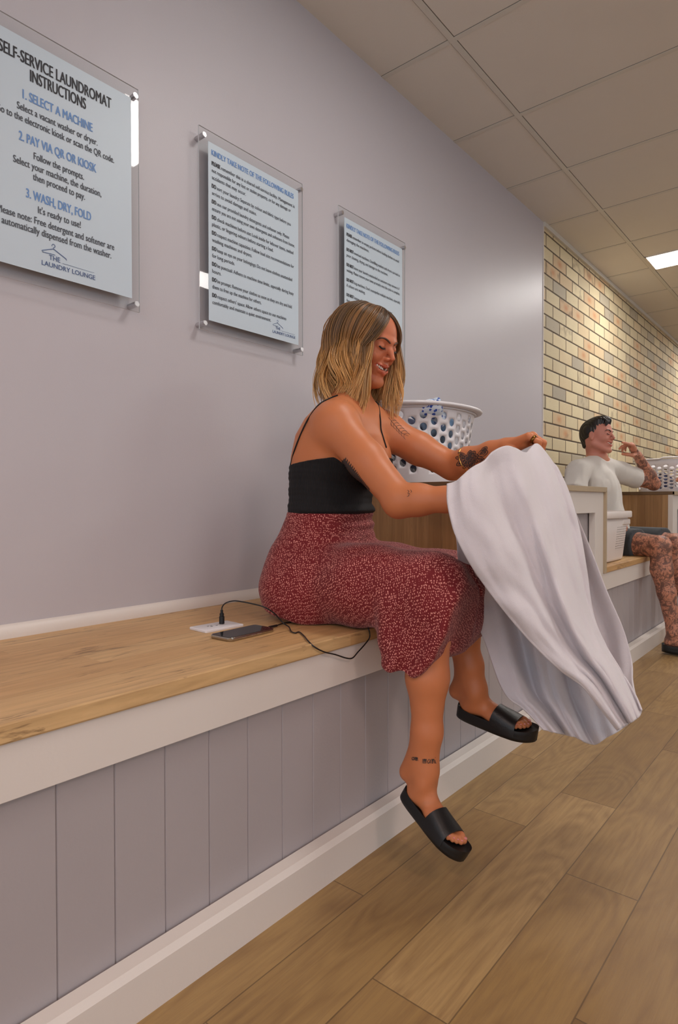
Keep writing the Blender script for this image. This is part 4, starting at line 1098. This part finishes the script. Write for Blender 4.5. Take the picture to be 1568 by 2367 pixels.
gB=coons(zf(LB,np.interp(lin(0,1,13),[0,.2,.4,.6,.8,1],[1.345,1.47,1.575,1.57,1.50,1.455])),zf(RB,np.interp(lin(0,1,10),[0,.5,1],[1.565,1.56,1.47])),zf(TF_,np.interp(lin(0,1,15),[0,.15,.5,.72,.85,1],[1.345,1.35,1.45,1.55,1.56,1.565])),zf(BB_,lin(1.455,1.47,9)),NU,NV)
amp=np.interp(V_,[0,.15,.5,1],[.0,.008,.032,.040])*np.clip(1.15-U_*.9,0,1)*np.clip(U_*8,0.15,1)
D=-amp*(.8*np.sin(2*math.pi*(3.1*uu-.1*V_)+1.)+.4*np.sin(2*math.pi*(6.3*uu+.5*V_)))+.045*np.sin(math.pi*U_)*V_
Vb,Fb=sheet(gB,D)
V,F=merge([(Vf,Ff),(Vb,Fb)])
def cloth(name,c,rough=.95,sheen=.4,bs=700,bd=.0008,c2=None):
    t=NT(name);o=t.co();f=t.noise(o,14,4)
    t.set(t.mix(f,c,c2 or tuple(x*.94 for x in c[:3])+(1,)),rough,Sheen_Weight=sheen,Sheen_Roughness=.5)
    h=t.M('ADD',t.noise(o,bs,3),t.M('MULTIPLY',t.noise(o,60,3),1.2));t.bump(h,bd);return t.m
M['towel']=cloth('white_plush_towel',rgb(216,208,211))
tw=npmesh('towel',V,F,M['towel']);setp(tw,'large pale white towel held up in both hands and hanging in folds','towel')
md=tw.modifiers.new('thick','SOLIDIFY');md.thickness=.004;md.offset=0
# ================================================================ perforated baskets
def perfwall(mb,prof,z0,z1,tap,n,rows,hole,ctr,frac0=.06,frac1=.88,seg=10,hfun=None):
    "prof(t)->(x,y) closed outline, t in 0..1; scaled by tap at the bottom"
    def pt(t,h): x,y=prof(t%1.);k=tap+(1-tap)*h;return (ctr[0]+x*k,ctr[1]+y*k,z0+(z1-z0)*h)
    def band(h0,h1,m):
        V=[];Fs=[]
        for i in range(m): V+=[pt(i/m,h0),pt(i/m,h1)]
        for i in range(m): Fs.append((2*i,2*((i+1)%m),2*((i+1)%m)+1,2*i+1))
        mb.mesh(V,Fs)
    band(0,frac0,n*4);band(frac1,1,n*4)
    dh=(frac1-frac0)/(rows+.5)
    sq=[(x/4,0) for x in range(4)]+[(1,x/4) for x in range(4)]+[(1-x/4,1) for x in range(4)]+[(0,1-x/4) for x in range(4)]
    for i in range(n):
        o_=.5*(i%2);ta=i/n;tb=(i+1)/n
        for r in range(rows+1):
            if r==rows:   # plain half cell closes the column at one end
                a,b=((frac0+rows*dh,frac1) if o_==0 else (frac0,frac0+.5*dh));ring=[(x/4,0) for x in range(4)]+[(1,0),(1,.5)]+[(1-x/4,1) for x in range(4)]+[(0,1),(0,.5)]
                mb.mesh([pt(ta+(tb-ta)*x,a+(b-a)*y) for x,y in ring],[tuple(range(len(ring)))]);continue
            h0=frac0+(r+o_)*dh;h1=h0+dh;V=[];Fs=[];m=16
            hs=hole if hfun is None else hole*hfun((ta+tb)/2,(h0+h1)/2)
            for (x,y) in sq: V.append(pt(ta+(tb-ta)*x,h0+(h1-h0)*y))
            for (x,y) in sq:
                a=math.atan2(y-.5,x-.5);V.append(pt(ta+(tb-ta)*(.5+hs*math.cos(a)),h0+(h1-h0)*(.5+hs*math.sin(a))))
            for k in range(m): Fs.append((k,(k+1)%m,m+(k+1)%m,m+k))
            mb.mesh(V,Fs)
    V=[pt(i/(n*4),0) for i in range(n*4)];mb.mesh(V,[tuple(range(n*4))])
    bmesh.ops.remove_doubles(mb.bm,verts=mb.bm.verts,dist=2e-5)
def rimtube(mb,prof,z,k,ctr,r,flat=1.,n=72,zf_=None):
    path=[];V=[];m=8
    for i in range(n):
        t=i/n;x,y=prof(t);p=np.array([ctr[0]+x*k,ctr[1]+y*k,z+(zf_(t) if zf_ else 0)]);x2,y2=prof(t+.001);T=nrm([x2-x,y2-y,0]);N=np.array([T[1],-T[0],0])
        for j in range(m):
            a=2*math.pi*j/m;V.append(p+N*r*flat*math.cos(a)+UPV*r*math.sin(a))
    mb.mesh(V,[(i*m+j,i*m+(j+1)%m,((i+1)%n)*m+(j+1)%m,((i+1)%n)*m+j) for i in range(n) for j in range(m)])
def superel(a,b,e):
    def f(t):
        c,s_=math.cos(2*math.pi*t),math.sin(2*math.pi*t);return a*np.sign(c)*abs(c)**(2/e),b*np.sign(s_)*abs(s_)**(2/e)
    return f
def arcp(f,n=400):
    "re-time an outline by arc length"
    P_=np.array([f(i/n) for i in range(n+1)]);s=np.concatenate([[0],np.cumsum(np.linalg.norm(np.diff(P_,axis=0),axis=1))]);s/=s[-1]
    return lambda t:(float(np.interp(t%1.,s,P_[:,0])),float(np.interp(t%1.,s,P_[:,1])))
BXT=.9365
bk=empty('laundry_basket',(.215,2.09,BXT),'white oval laundry basket with round holes, full of blue and white clothes','laundry basket')
pf=arcp(superel(.175,.245,2.2));cb=(.215,2.09)
mb=MB();perfwall(mb,pf,BXT,1.222,.80,30,5,.33,cb,.10,.93,14);o_=mb.build('perforated_wall',M['plastic'],bk,auto=40);md=o_.modifiers.new('t','SOLIDIFY');md.thickness=.0028
mb=MB();rimtube(mb,pf,1.220,1.065,cb,.0085,2.1);rimtube(mb,pf,1.210,1.0,cb,.005,1.2);mb.build('rim',M['plastic'],bk,True)
# crumpled clothes
def crumple(name,c,r,seed,mat,label,cat='garment',group='clothes heaped in the oval basket',rot=0.,amp=.35,res=.005):
    rs=np.random.default_rng(seed);S=Sdf();c=np.array(c,float)
    for i in range(7):
        d=rs.normal(size=3)*np.array(r)*.38;S.el(c+d,np.array(r)*(.38+.3*rs.random(3)),frame(rs.normal(size=3),rs.normal(size=3)),.02)
    v,f=S.mesh(res);v=relax(v,f,1)
    n=v-c;n/=np.linalg.norm(n,axis=1)[:,None]+1e-9
    k=rs.normal(size=(3,3))*34;d=np.zeros(len(v))
    for j in range(3):
        d+=np.sin(v@k[j]+2*np.sin(v@k[(j+1)%3]*.5)+j)/(1.+j*.5)
    v=v+n*(d*amp*min(r)*.16)[:,None]
    # keep inside the basket
    o=npmesh(name,v,f,mat);return setp(o,label,cat,group)
def floral(name,a,b,s=60):
    t=NT(name);o=t.co();v=t.n('ShaderNodeTexVoronoi');v.inputs['Scale'].default_value=s;t.l(o,v.inputs['Vector']);n=t.noise(o,s*.6,3,.6,1.)
    m=t.ramp(t.M('ADD',t.M('MULTIPLY',v.outputs['Distance'],.5),t.M('MULTIPLY',n,.6)),[(.46,(1,1,1)),(.5,(0,0,0))]);t.set(t.mix(m,a,b),.9,Sheen_Weight=.2);return t.m
M['floral']=floral('blue_and_white_print',rgb(214,226,238),rgb(52,84,178))
M['navy']=cloth('navy_cotton',rgb(30,34,72));M['sky']=cloth('sky_blue_cotton',rgb(150,186,220));M['wh']=cloth('white_cotton',rgb(228,230,232));M['beige']=cloth('beige_cotton',rgb(186,170,150))
crumple('garment',(.20,2.0,1.10),(.10,.13,.085),1,M['navy'],'navy garment in the oval basket seen through its holes')
crumple('garment',(.25,2.12,1.00),(.09,.13,.06),2,M['beige'],'beige garment low in the oval basket seen through its holes')
crumple('garment',(.17,2.22,1.09),(.09,.09,.08),3,M['wh'],'white garment filling the far end of the oval basket')
crumple('garment',(.25,2.10,1.17),(.085,.13,.055),4,M['sky'],'pale blue garment on top of the oval basket')
crumple('garment',(.325,1.955,1.205),(.050,.055,.034),6,M['floral'],'blue and white print garment spilling over the rim beside her hair',rot=0,amp=2.2,res=.003)
crumple('garment',(.26,2.10,1.236),(.035,.04,.018),9,M['floral'],'small blue and white print cloth peaking above the middle of the rim',amp=3.2,res=.0025)
# hamper
def hpat(o_,x0,y0,z0):
    pass
t=NT('perforated_white_plastic');o3=t.sep(t.co());a=t.M('FRACT',t.M('DIVIDE',o3[1],.022));b=t.M('FRACT',t.M('DIVIDE',o3[2],.0125))
da=t.M('ABSOLUTE',t.M('SUBTRACT',a,.5));db=t.M('ABSOLUTE',t.M('SUBTRACT',b,.5));hole=t.M('MULTIPLY',t.M('LESS_THAN',da,.25),t.M('LESS_THAN',db,.20))
inz=t.M('MULTIPLY',t.M('GREATER_THAN',o3[2],ZB+.060),t.M('LESS_THAN',o3[2],ZB+.185));iny=t.M('MULTIPLY',t.M('GREATER_THAN',o3[1],3.43),t.M('LESS_THAN',o3[1],3.645))
inx=t.M('GREATER_THAN',o3[0],.45)
al=t.M('SUBTRACT',1.,t.M('MULTIPLY',t.M('MULTIPLY',hole,inx),t.M('MULTIPLY',inz,iny)));t.set(rgb(232,222,216),.4,Alpha=al);M['perf']=t.m
hm=empty('laundry_hamper',(.412,3.448,ZB),'tall cream plastic hamper with small slots on bench against the raised box','laundry hamper')
pf2=arcp(superel(.175,.278,5.5));ch=(.412,3.448)
def lathe_outline(mb,pf,ctr,levels,n=80,cap0=True):
    V=[];m=len(levels)
    for (k,z) in levels:
        for i in range(n):
            x,y=pf(i/n);V.append((ctr[0]+x*k,ctr[1]+y*k,z))
    Fs=[(j*n+i,j*n+(i+1)%n,(j+1)*n+(i+1)%n,(j+1)*n+i) for j in range(m-1) for i in range(n)]
    if cap0: Fs.append(tuple(range(n))[::-1])
    mb.mesh(V,Fs)
mb=MB();lathe_outline(mb,pf2,ch,[(.70,ZB+.001),(.76,ZB+.006),(.785,ZB+.018),(.86,ZB+.15),(.90,ZB+.232)]);o_=mb.build('bucket',M['perf'],hm,auto=45);md=o_.modifiers.new('t','SOLIDIFY');md.thickness=.002
mb=MB();lathe_outline(mb,pf2,ch,[(.90,ZB+.232),(.985,ZB+.233),(1.0,ZB+.238),(1.0,ZB+.262),(.985,ZB+.268),(.93,ZB+.268),(.92,ZB+.25)],cap0=False);mb.build('rim',M['plastic2'],hm,auto=45)
mb=MB();mb.box((.552,3.52,ZB+.192),(.572,3.66,ZB+.226),.008,3);mb.build('handle_latch',M['plastic2'],hm,auto=40)
# rectangular basket on the far box
b2=empty('laundry_basket',(.40,5.30,BXT),'white rectangular laundry basket with lattice holes on far box, cut by frame','laundry basket')
pf3=arcp(superel(.175,.30,5.));c3=(.395,5.30)
mb=MB();perfwall(mb,pf3,BXT,1.180,.86,40,7,.33,c3,.08,.84,8);o_=mb.build('perforated_wall',M['plastic'],b2,auto=40);md=o_.modifiers.new('t','SOLIDIFY');md.thickness=.0025
mb=MB();rimtube(mb,pf3,1.180,1.02,c3,.006,1.8,zf_=lambda t:.010*(math.sin(t*2*math.pi*4)>.55));mb.build('rim',M['plastic'],b2,True)
crumple('garment',(.395,5.30,1.0),(.12,.2,.05),12,M['black_c'] if 'black_c' in M else M['navy'],'dark garment at the bottom of the rectangular basket',group=None,res=.008)
# ================================================================ phone, socket plate, cable
def onb(x,y,h=0.): return onp(x,y,2,ZB+h)
pc=[onb(486,1465,.0085),onb(579,1446,.0085),onb(638,1452,.0085),onb(540,1476,.0085)]
ctr_=sum(pc)/4;ex=nrm((pc[2]-pc[3])+(pc[1]-pc[0]));ex[2]=0;ex=nrm(ex);ey=np.cross(UPV,ex)
print('phone',[np.linalg.norm(pc[i]-pc[(i+1)%4]) for i in range(4)])
def rrect(hx,hy,r,z,n=6):
    out=[]
    for cx,cy,a0 in ((hx-r,hy-r,0),(-hx+r,hy-r,90),(-hx+r,-hy+r,180),(hx-r,-hy+r,270)):
        for i in range(n+1):
            a=math.radians(a0+90*i/n);out.append((cx+r*math.cos(a),cy+r*math.sin(a),z))
    return out
def slab(mb,c,ex,ey,levels):
    V=[];n=None
    for (hx,hy,r,z) in levels:
        L=rrect(hx,hy,r,z);n=len(L);V+=[np.array([c[0],c[1],0])+ex*a+ey*b+UPV*zz for a,b,zz in L]
    m=len(levels);Fs=[(j*n+i,j*n+(i+1)%n,(j+1)*n+(i+1)%n,(j+1)*n+i) for j in range(m-1) for i in range(n)]+[tuple(range(n))[::-1],tuple((m-1)*n+i for i in range(n))];mb.mesh(V,Fs)
ph=empty('mobile_phone',(float(ctr_[0]),float(ctr_[1]),ZB),'black-screened mobile phone charging on bench beside the white socket plate','mobile phone')
hx,hy=.0735,.036;z=ZB+.0006
mb=MB();slab(mb,ctr_,ex,ey,[(hx-.001,hy-.001,.010,z),(hx,hy,.011,z+.0015),(hx,hy,.011,z+.0075),(hx-.0008,hy-.0008,.0105,z+.0085)]);mb.build('body',M['alu'],ph,auto=40)
mb=MB();slab(mb,ctr_,ex,ey,[(hx-.0022,hy-.0022,.009,z+.008),(hx-.0022,hy-.0022,.009,z+.0092)]);mb.build('screen',M['glass_black'],ph,auto=40)
mb=MB()
for a in (-.03,.0,.02): p=ctr_+ex*a-ey*(hy+.0002);mb.cyl(np.array([p[0],p[1],z+.0045])-ex*.006,np.array([p[0],p[1],z+.0045])+ex*.006,.0012,8)
mb.build('side_button',M['metal'],ph,auto=40)
wc=[onb(445,1443,.006),onb(507,1433,.006),onb(558,1448,.006),onb(496,1460,.006)]
wq=sum(wc)/4;wx=nrm((wc[2]-wc[3])+(wc[1]-wc[0]));wx[2]=0;wx=nrm(wx);wy_=np.cross(UPV,wx);print('plate',[np.linalg.norm(wc[i]-wc[(i+1)%4]) for i in range(4)],wx)
sp=empty('socket_plate',(float(wq[0]),float(wq[1]),ZB),'white power socket plate let into bench top behind the phone','socket plate')
mb=MB();slab(mb,wq,wx,wy_,[(.058,.036,.004,ZB+.0004),(.058,.036,.004,ZB+.005),(.0565,.0345,.004,ZB+.0062)]);mb.build('plate',M['plastic'],sp,auto=40)
mb=MB()
for a,b in ((-.022,.006),(-.013,.006),(-.018,-.004),(.0,.0)): c=wq+wx*a+wy_*b;mb.box((c[0]-.0012,c[1]-.003,ZB+.0055),(c[0]+.0012,c[1]+.003,ZB+.0066))
mb.build('socket_slot',M['glass_black'],sp)
cbm=empty('charging_cable',tuple(onb(513,1443)),'black charging cable looping from socket plate to phone and over the bench edge','cable')
pb=onb(513,1442,.006);
mb=MB();mb.cyl(pb,pb+UPV*.020,.0068,16,.001);mb.cyl(pb+UPV*.020,pb+UPV*.028,.0055,16,.001);mb.build('plug',M['black'],cbm,auto=40)
mb=MB();mb.cyl(pb+UPV*.028,pb+UPV*.036,.0034,12);mb.build('plug_neck',M['cable'],cbm,auto=40)
def cz(p): p=np.array(p);return p
dA=(pb-CC)@CF
def atd(x,y,d): return P(x,y,d)
path=[pb+UPV*.034,atd(514,1403,dA),atd(522,1394,dA-.005),atd(540,1389,dA-.01),atd(560,1391,dA-.02),atd(585,1396,dA-.03),atd(610,1403,dA-.04),atd(632,1416,dA-.03),onb(655,1440,.012),onb(668,1449,.006),onb(673,1459,.003),onb(682,1463,.003),onb(692,1461,.003),onb(703,1470,.003),
 onb(712,1481,.004),onp(728,1496,0,.601),onp(750,1507,0,.602),onp(775,1513,0,.602),onp(800,1521,0,.602),onp(815,1521,0,.603),onp(828,1507,0,.603),onp(845,1488,0,.603),onp(855,1472,0,.603),onb(852,1453,.006),onb(842,1444,.003),onb(815,1440,.003),onb(760,1438,.003),onb(700,1437,.003),onb(660,1440,.003),onb(640,1446,.004)]
mb=MB();mb.mesh(*tube(catmull(path,7),.0017,8));mb.build('cord',M['cable'],cbm,True)
e1=onb(640,1446,.005);e2=onb(622,1450,.0055)
mb=MB();mb.cyl(e1,e2,.0032,12,.0005);mb.build('connector',M['cable'],cbm,auto=40)
# ================================================================ seated man
def tat_mat(name,base,red):
    t=NT(name);a=t.n('ShaderNodeAttribute',attribute_name='tint');o=t.co()
    c=t.mix(t.M('MULTIPLY',t.noise(o,30,3),.25),base,red);c=t.mix(1.,c,a.outputs['Color'],'MULTIPLY')
    ik=t.n('ShaderNodeAttribute',attribute_name='ink').outputs['Fac']
    w=t.noise(o,9,2,out='Color');mx=t.n('ShaderNodeMix',data_type='VECTOR');mx.inputs[0].default_value=.05;t.l(o,mx.inputs[4]);t.l(w,mx.inputs[5])
    q=t.M('FRACT',t.M('MULTIPLY',t.noise(mx.outputs[1],20,2,.5,1.),7.));line=t.ramp(t.M('ABSOLUTE',t.M('SUBTRACT',q,.5)),[(.06,(1,1,1)),(.16,(0,0,0))])
    sh=t.ramp(t.noise(mx.outputs[1],36,4,.6,.6),[(.46,(0,0,0)),(.58,(1,1,1))])
    m=t.M('MULTIPLY',t.M('MAXIMUM',line,sh),ik);m=t.M('MULTIPLY',m,.74)
    c=t.mix(m,c,rgb(52,42,44));t.set(c,.5,Subsurface_Weight=.08,Subsurface_Scale=.006);return t.m
M['tat']=tat_mat('tattooed_skin',rgb(200,138,110),rgb(190,112,90))
M['tee']=cloth('off_white_jersey',rgb(214,208,200),.9,.2,500,.0004)
M['shorts']=cloth('charcoal_cotton',rgb(50,54,58),.9,.2,500,.0004)
def man(J,hc,hf,hs,fw,hand_l,name_label,tee,bottoms,skin,res=.006,face=True,hairmat=None,nb=None):
    le=nrm(np.cross(UPV,fw));B=np.array([fw,le,UPV]);S=Sdf()
    pel=lerp(J['Rh'],J['Lh'],.5);chest=J['chest'];nb=J['neck']
    S.el(pel,(.11,.16,.10),B,.05);S.rc(pel,lerp(pel,chest,.6),.125,.125,.06,'u',.85,fw)
    S.el(chest,(.115,.165,.15),B,.05)
    for k in 'RL':
        S.rc(nb+UPV*.0,J[k+'s'],.045,.055,.05);S.el(J[k+'s'],(.06,.06,.06),B,.03)
        S.chain([J[k+'s'],lerp(J[k+'s'],J[k+'e'],.5),J[k+'e']],[.055,.050,.040],.02)
        S.chain([J[k+'e'],lerp(J[k+'e'],J[k+'w'],.3),J[k+'w']],[.042,.043,.027],.02)
        h,kn,an=J[k+'h'],J[k+'k'],J[k+'a'];S.chain([h,lerp(h,kn,.5),kn],[.095,.082,.058],.03)
        ax=nrm(an-kn);back=nrm(-fw+ax*(fw@ax));S.chain([kn,lerp(kn,an,.28)+back*.012,lerp(kn,an,.55)+back*.006,an],[.056,.058,.048,.036],.02)
    T=headprims(S,hc,hf,hs,True,1.,nb,.058)
    FTm=[footprims(S,J[k+'heel'],J[k+'toe'],UPV,J[k+'a'],1.,s_,.012) for k,s_ in (('R',1),('L',-1))]
    for wr,fr,curl,th,sc_ in hand_l: handprims(S,wr,fr,sc_,curl,th,1,.05)
    S.fn(benchcut,np.array([-.5,2.9,0.]),np.array([XF+.01,7.4,ZB+.01]),.004,'s')
    V0,F0=S.mesh(res);parts=[]
    regs=[(hc-np.array([.12,.11,.14]),hc+np.array([.14,.11,.14]),.0022)] if face else []
    for wr,fr,_,_,_ in hand_l: c=wr+fr[0]*.09;regs.append((c-.10,c+.10,.003))
    if face and len(regs)>1:   # the raised hand touches the head: one fine block for both
        lo=np.minimum(regs[0][0],regs[1][0]);hi=np.maximum(regs[0][1],regs[1][1]);regs=[(lo,hi,.0024)]+regs[2:]
    Vb,Fb=V0,F0
    for lo,hi,r in regs: Vb,Fb=boxclip(Vb,Fb,lo+.003,hi-.003,False)
    parts.append((relax(Vb,Fb,2),Fb))
    for lo,hi,r in regs:
        v,f=S.mesh(r,lo-.014,hi+.014);v,f=boxclip(v,f,lo-.004,hi+.004,True);parts.append((relax(v,f,1,.4),f))
    V,F=merge(parts)
    root=empty('person',(float(pel[0]),float(pel[1]),ZB),name_label,'person')
    bo=npmesh('body',V,F,skin,root);bv=bvh_of(V,F)
    C=headtint(V,hc,hf,hs,(.84,.56,.54),(.2,.07,.06),(1.02,.88,.84)) if face else np.ones((len(V),3));vcol(bo,'tint',C)
    # inked sleeves: both arms to the wrist, both legs below the shorts
    def seg(a,b): ab=b-a;t=np.clip(((V-a)@ab)/(ab@ab),0,1);return np.linalg.norm(V-a-t[:,None]*ab,axis=1),t
    ik=np.zeros(len(V))
    for k in 'RL':
        for a,b in ((J[k+'s'],J[k+'e']),(J[k+'e'],J[k+'w'])):
            d,t_=seg(a,b);ik=np.maximum(ik,((d<.062)&(np.linalg.norm(V-J[k+'w'],axis=1)>.02)).astype(float))
        for a,b in ((J[k+'h'],J[k+'k']),(J[k+'k'],J[k+'a'])):
            d,t_=seg(a,b);ik=np.maximum(ik,(d<.095).astype(float))
    ik[np.linalg.norm(V-hc,axis=1)<.17]=0
    a=bo.data.attributes.new('ink','FLOAT','POINT');a.data.foreach_set('value',ik.astype(np.float32))
    if face:
        teeth(hc,hf,hs,bo);facebits(bv,hc,hf,hs,bo,T,.0018,M['dark_hair'],.0036)
    # t-shirt
    S=Sdf();S.rc(pel+UPV*.02,lerp(pel,chest,.6),.145,.138,.06,'u',.88,fw);S.el(chest,(.130,.178,.155),B,.05)
    for k in 'RL':
        S.rc(nb-UPV*.012,J[k+'s'],.050,.070,.05);e=lerp(J[k+'s'],J[k+'e'],.55);S.chain([J[k+'s'],e],[.064,.074],.03)
        S.pl(e,nrm(J[k+'e']-J[k+'s']),.004) if False else None
    S.fn(lambda X:np.sqrt((((X-(nb+UPV*.045+fw*.03))/np.array([1.,1.,.9]))**2).sum(-1))-.072,nb-.12,nb+.2,.008,'s')
    for k in 'RL':
        e=lerp(J[k+'s'],J[k+'e'],.50);ax=nrm(J[k+'e']-J[k+'s']);S.bx(e+ax*.10,(.10,.11,.11),frame(ax,UPV if abs(ax[2])<.9 else FWD),.004,.004,'s')
    S.fn(benchcut,np.array([-.5,2.9,0.]),np.array([XF+.01,7.4,ZB+.01]),.004,'s')
    v,f=S.mesh(.006);v=relax(v,f,2)
    dd=np.array([noise.noise(Vector((a*9,b*9,c_*3.)))*.032+noise.noise(Vector((a*22+5,b*22,c_*7)))*.010 for a,b,c_ in v]);dd=np.maximum(dd,-.002)+np.array([.011*max(0,1-3.2*abs(noise.noise(Vector((a*7+3,b*7,c_*2.2+9)))))**2 for a,b,c_ in v]);n=v-chest;n[:,2]=0;n/=np.linalg.norm(n,axis=1)[:,None]+1e-9;v=v+n*dd[:,None]
    npmesh('t_shirt',v,f,tee,root)
    S=Sdf();S.el(pel-UPV*.0,(.13,.18,.11),B,.05);
    for k in 'RL':
        h,kn=J[k+'h'],J[k+'k'];e=lerp(h,kn,.84);S.chain([h,e],[.112,.098],.03);S.rc(e+nrm(kn-h)*.098,kn+nrm(kn-h)*.02,.11,.11,.004,'s') if False else None
        S.pl(e,nrm(kn-h),.004)
    S.pl(pel+UPV*.10,UPV,.004)
    S.fn(benchcut,np.array([-.5,2.9,0.]),np.array([XF+.01,7.4,ZB+.01]),.004,'s')
    v,f=S.mesh(.006);v=relax(v,f,2);npmesh('shorts',v,f,bottoms,root)
    if hairmat:
        H=lambda x,y,z: hc+hs*(x*hf[0]+y*hf[1]+z*hf[2])
        S=Sdf();S.el(H(-.016,0,.034),(.099*hs,.079*hs,.087*hs),hf,.01)
        S.el(H(.034,0,.094),(.056*hs,.062*hs,.032*hs),hf,.03)
        S.rc(H(-.060,0,.0),H(-.055,0,-.050),.052*hs,.046*hs,.02)
        S.bx(H(.140,0,-.078),(.122*hs,.13*hs,.112*hs),hf,.03,.010,'s')
        S.bx(H(.094,0,.018),(.030*hs,.13*hs,.038*hs),hf,.015,.010,'s')
        S.bx(H(.008,0,-.105),(.036*hs,.13*hs,.100*hs),hf,.02,.010,'s')
        S.bx(H(-.02,0,-.115),(.2*hs,.2*hs,.045*hs),hf,.01,.010,'s')
        v,f=S.mesh(.0025);v=relax(v,f,1);L=(v-hc)@hf.T;n=v-hc;n/=np.linalg.norm(n,axis=1)[:,None]
        v=v+n*(.0016*np.sin(L[:,1]*520+L[:,0]*160+4*np.sin(L[:,0]*40)))[:,None]
        ho=npmesh('hair',v,f,hairmat,root)
        mb=MB()
        for i,(y,l) in enumerate(((-.010,.020),(-.020,.030),(-.028,.036),(-.036,.040),(-.044,.036),(-.050,.026))):
            a=H(.058,y,.098);b=H(.084,y-.004,.088-l*.25);c=H(.086-abs(y)*.25,y-.012,.084-l)
            mb.mesh(*tube(catmull([a,b,c],4),[hs*x for x in np.linspace(.011,.001,9)],6))
        q=mb.build('hair_lock',hairmat,ho,True)
    return root,bo,bv,FTm,T
az2=math.radians(16);fw=np.array([math.cos(az2),math.sin(az2),0]);le=np.array([-math.sin(az2),math.cos(az2),0])
D0=3.95
hcm=P(1382,1008,3.93)
ay=math.radians(-7);pp=math.radians(-5);hf0=np.array([math.cos(ay)*math.cos(pp),math.sin(ay)*math.cos(pp),-math.sin(pp)]);up_=nrm(UPV+.10*CR);hl0=nrm(np.cross(up_,hf0));hfm=np.array([hf0,hl0,np.cross(hf0,hl0)])
JM=dict(neck=P(1381,1062,3.98),chest=P(1378,1128,3.99),Rs=P(1338,1090,3.83),Ls=P(1430,1092,4.12),Re=P(1322,1180,3.72),Rw=P(1395,1190,3.62),
 Le=P(1512,1119,4.22),Lw=P(1474,1052,4.10),Rh=P(1392,1256,3.92),Lh=P(1425,1250,4.10),Rk=P(1527,1262,3.52),Lk=P(1562,1256,3.78),Ra=P(1558,1468,3.50),La=P(1600,1440,3.76))
for k in 'RL':
    a=JM[k+'a'];g=np.array([a[0],a[1],.045]);d=fw*1.0+ (le*-.12 if k=='R' else le*.12);d=nrm(d);JM[k+'heel']=g-d*.045+UPV*-.002;JM[k+'toe']=g+d*.215
JM['Ra'][2]=max(JM['Ra'][2],.14);JM['La'][2]=.14
tmp=P(1430,1012,3.92)
hx_=nrm(P(1456,1021,4.07)-JM['Lw']);th_=nrm(P(1424,1036,3.97)-JM['Lw']);
b0=CR*1.+UPV*.25-CF*.15;bk_=nrm(b0-hx_*(b0@hx_));thv=np.cross(bk_,hx_);thv=thv if thv@CF<0 else -thv
frL=np.array([hx_,thv,bk_])
hx2=nrm(P(1470,1216,3.52)-JM['Rw']);fz2=nrm(UPV-hx2*(UPV@hx2));fy2=np.cross(fz2,hx2);frR=np.array([hx2,fy2,fz2])
mroot,mbody,mbv,mft,mT=man(JM,hcm,hfm,.97,fw,[(JM['Lw'],frL,((.62,.08,.05),(1.0,.5,.3),(1.25,.8,.4),(1.4,1.,.4)),1.3,1.04),(JM['Rw'],frR,(.2,.25,.3,.35),.3,.95)],'man in off-white t-shirt and dark shorts, tattooed arms and legs, hand at temple','x' and M['tee'],M['shorts'],M['tat'],.006,True,M['dark_hair'])
for k,i in (('R',0),('L',1)):
    slide(JM[k+'heel'],JM[k+'toe'],UPV,1 if k=='R' else -1,None,'x','x',parent=mroot)
# neighbour at the frame's edge: only the fingertips and a knee show
def neighbour():
    f3=nrm(np.array([-.35,-.94,0]));l3=nrm(np.cross(UPV,f3));o=np.array([1.12,5.15,0.]);J3=dict()
    hp=o+UPV*.90;J3['neck']=o+UPV*1.46;J3['chest']=o+UPV*1.28
    for k,s_ in (('R',-1),('L',1)):
        J3[k+'h']=hp+l3*.09*s_;J3[k+'k']=hp+l3*.10*s_+f3*.03-UPV*.43;J3[k+'a']=J3[k+'k']+UPV*-.36-f3*.02;J3[k+'s']=o+UPV*1.40+l3*.18*s_
        J3[k+'heel']=np.array([*(J3[k+'a'][:2]-f3[:2]*.045),.043]);J3[k+'toe']=np.array([*(J3[k+'a'][:2]+f3[:2]*.21),.043]);J3[k+'a'][2]=.14
    J3['Le']=J3['Ls']-UPV*.27+l3*.06;J3['Lw']=J3['Le']-UPV*.24+f3*.05
    tip=P(1554,1101,4.40);wr=tip+nrm(J3['Rs']-UPV*.3-tip)*.175;J3['Rw']=wr;J3['Re']=lerp(J3['Rs'],wr,.5)-UPV*.12
    hx_=nrm(tip-wr);bz=nrm(UPV-hx_*(UPV@hx_));fr=np.array([hx_,np.cross(bz,hx_),bz])
    return man(J3,o+UPV*1.62,np.array([f3,l3,UPV]),.98,f3,[(wr,fr,(.10,.18,.25,.3),.3,.95)],'person standing beyond the frame edge, only fingertips showing beside the rectangular basket',M['shorts'],M['jeans'],M['skin2'],.008,False,M['dark_hair'])
M['jeans']=cloth('grey_blue_denim',rgb(92,104,122),.9,.1)
n3=neighbour()
# ---------------------------------------------------------------- light
w=bpy.data.worlds.new('world');sc.world=w;w.use_nodes=True
w.node_tree.nodes['Background'].inputs[0].default_value=(.80,.90,1,1);w.node_tree.nodes['Background'].inputs[1].default_value=1.25
vs=sc.view_settings;sc.display_settings.display_device='sRGB';vs.view_transform='Standard';vs.look='None';vs.exposure=.2;vs.gamma=1.;vs.use_curve_mapping=False
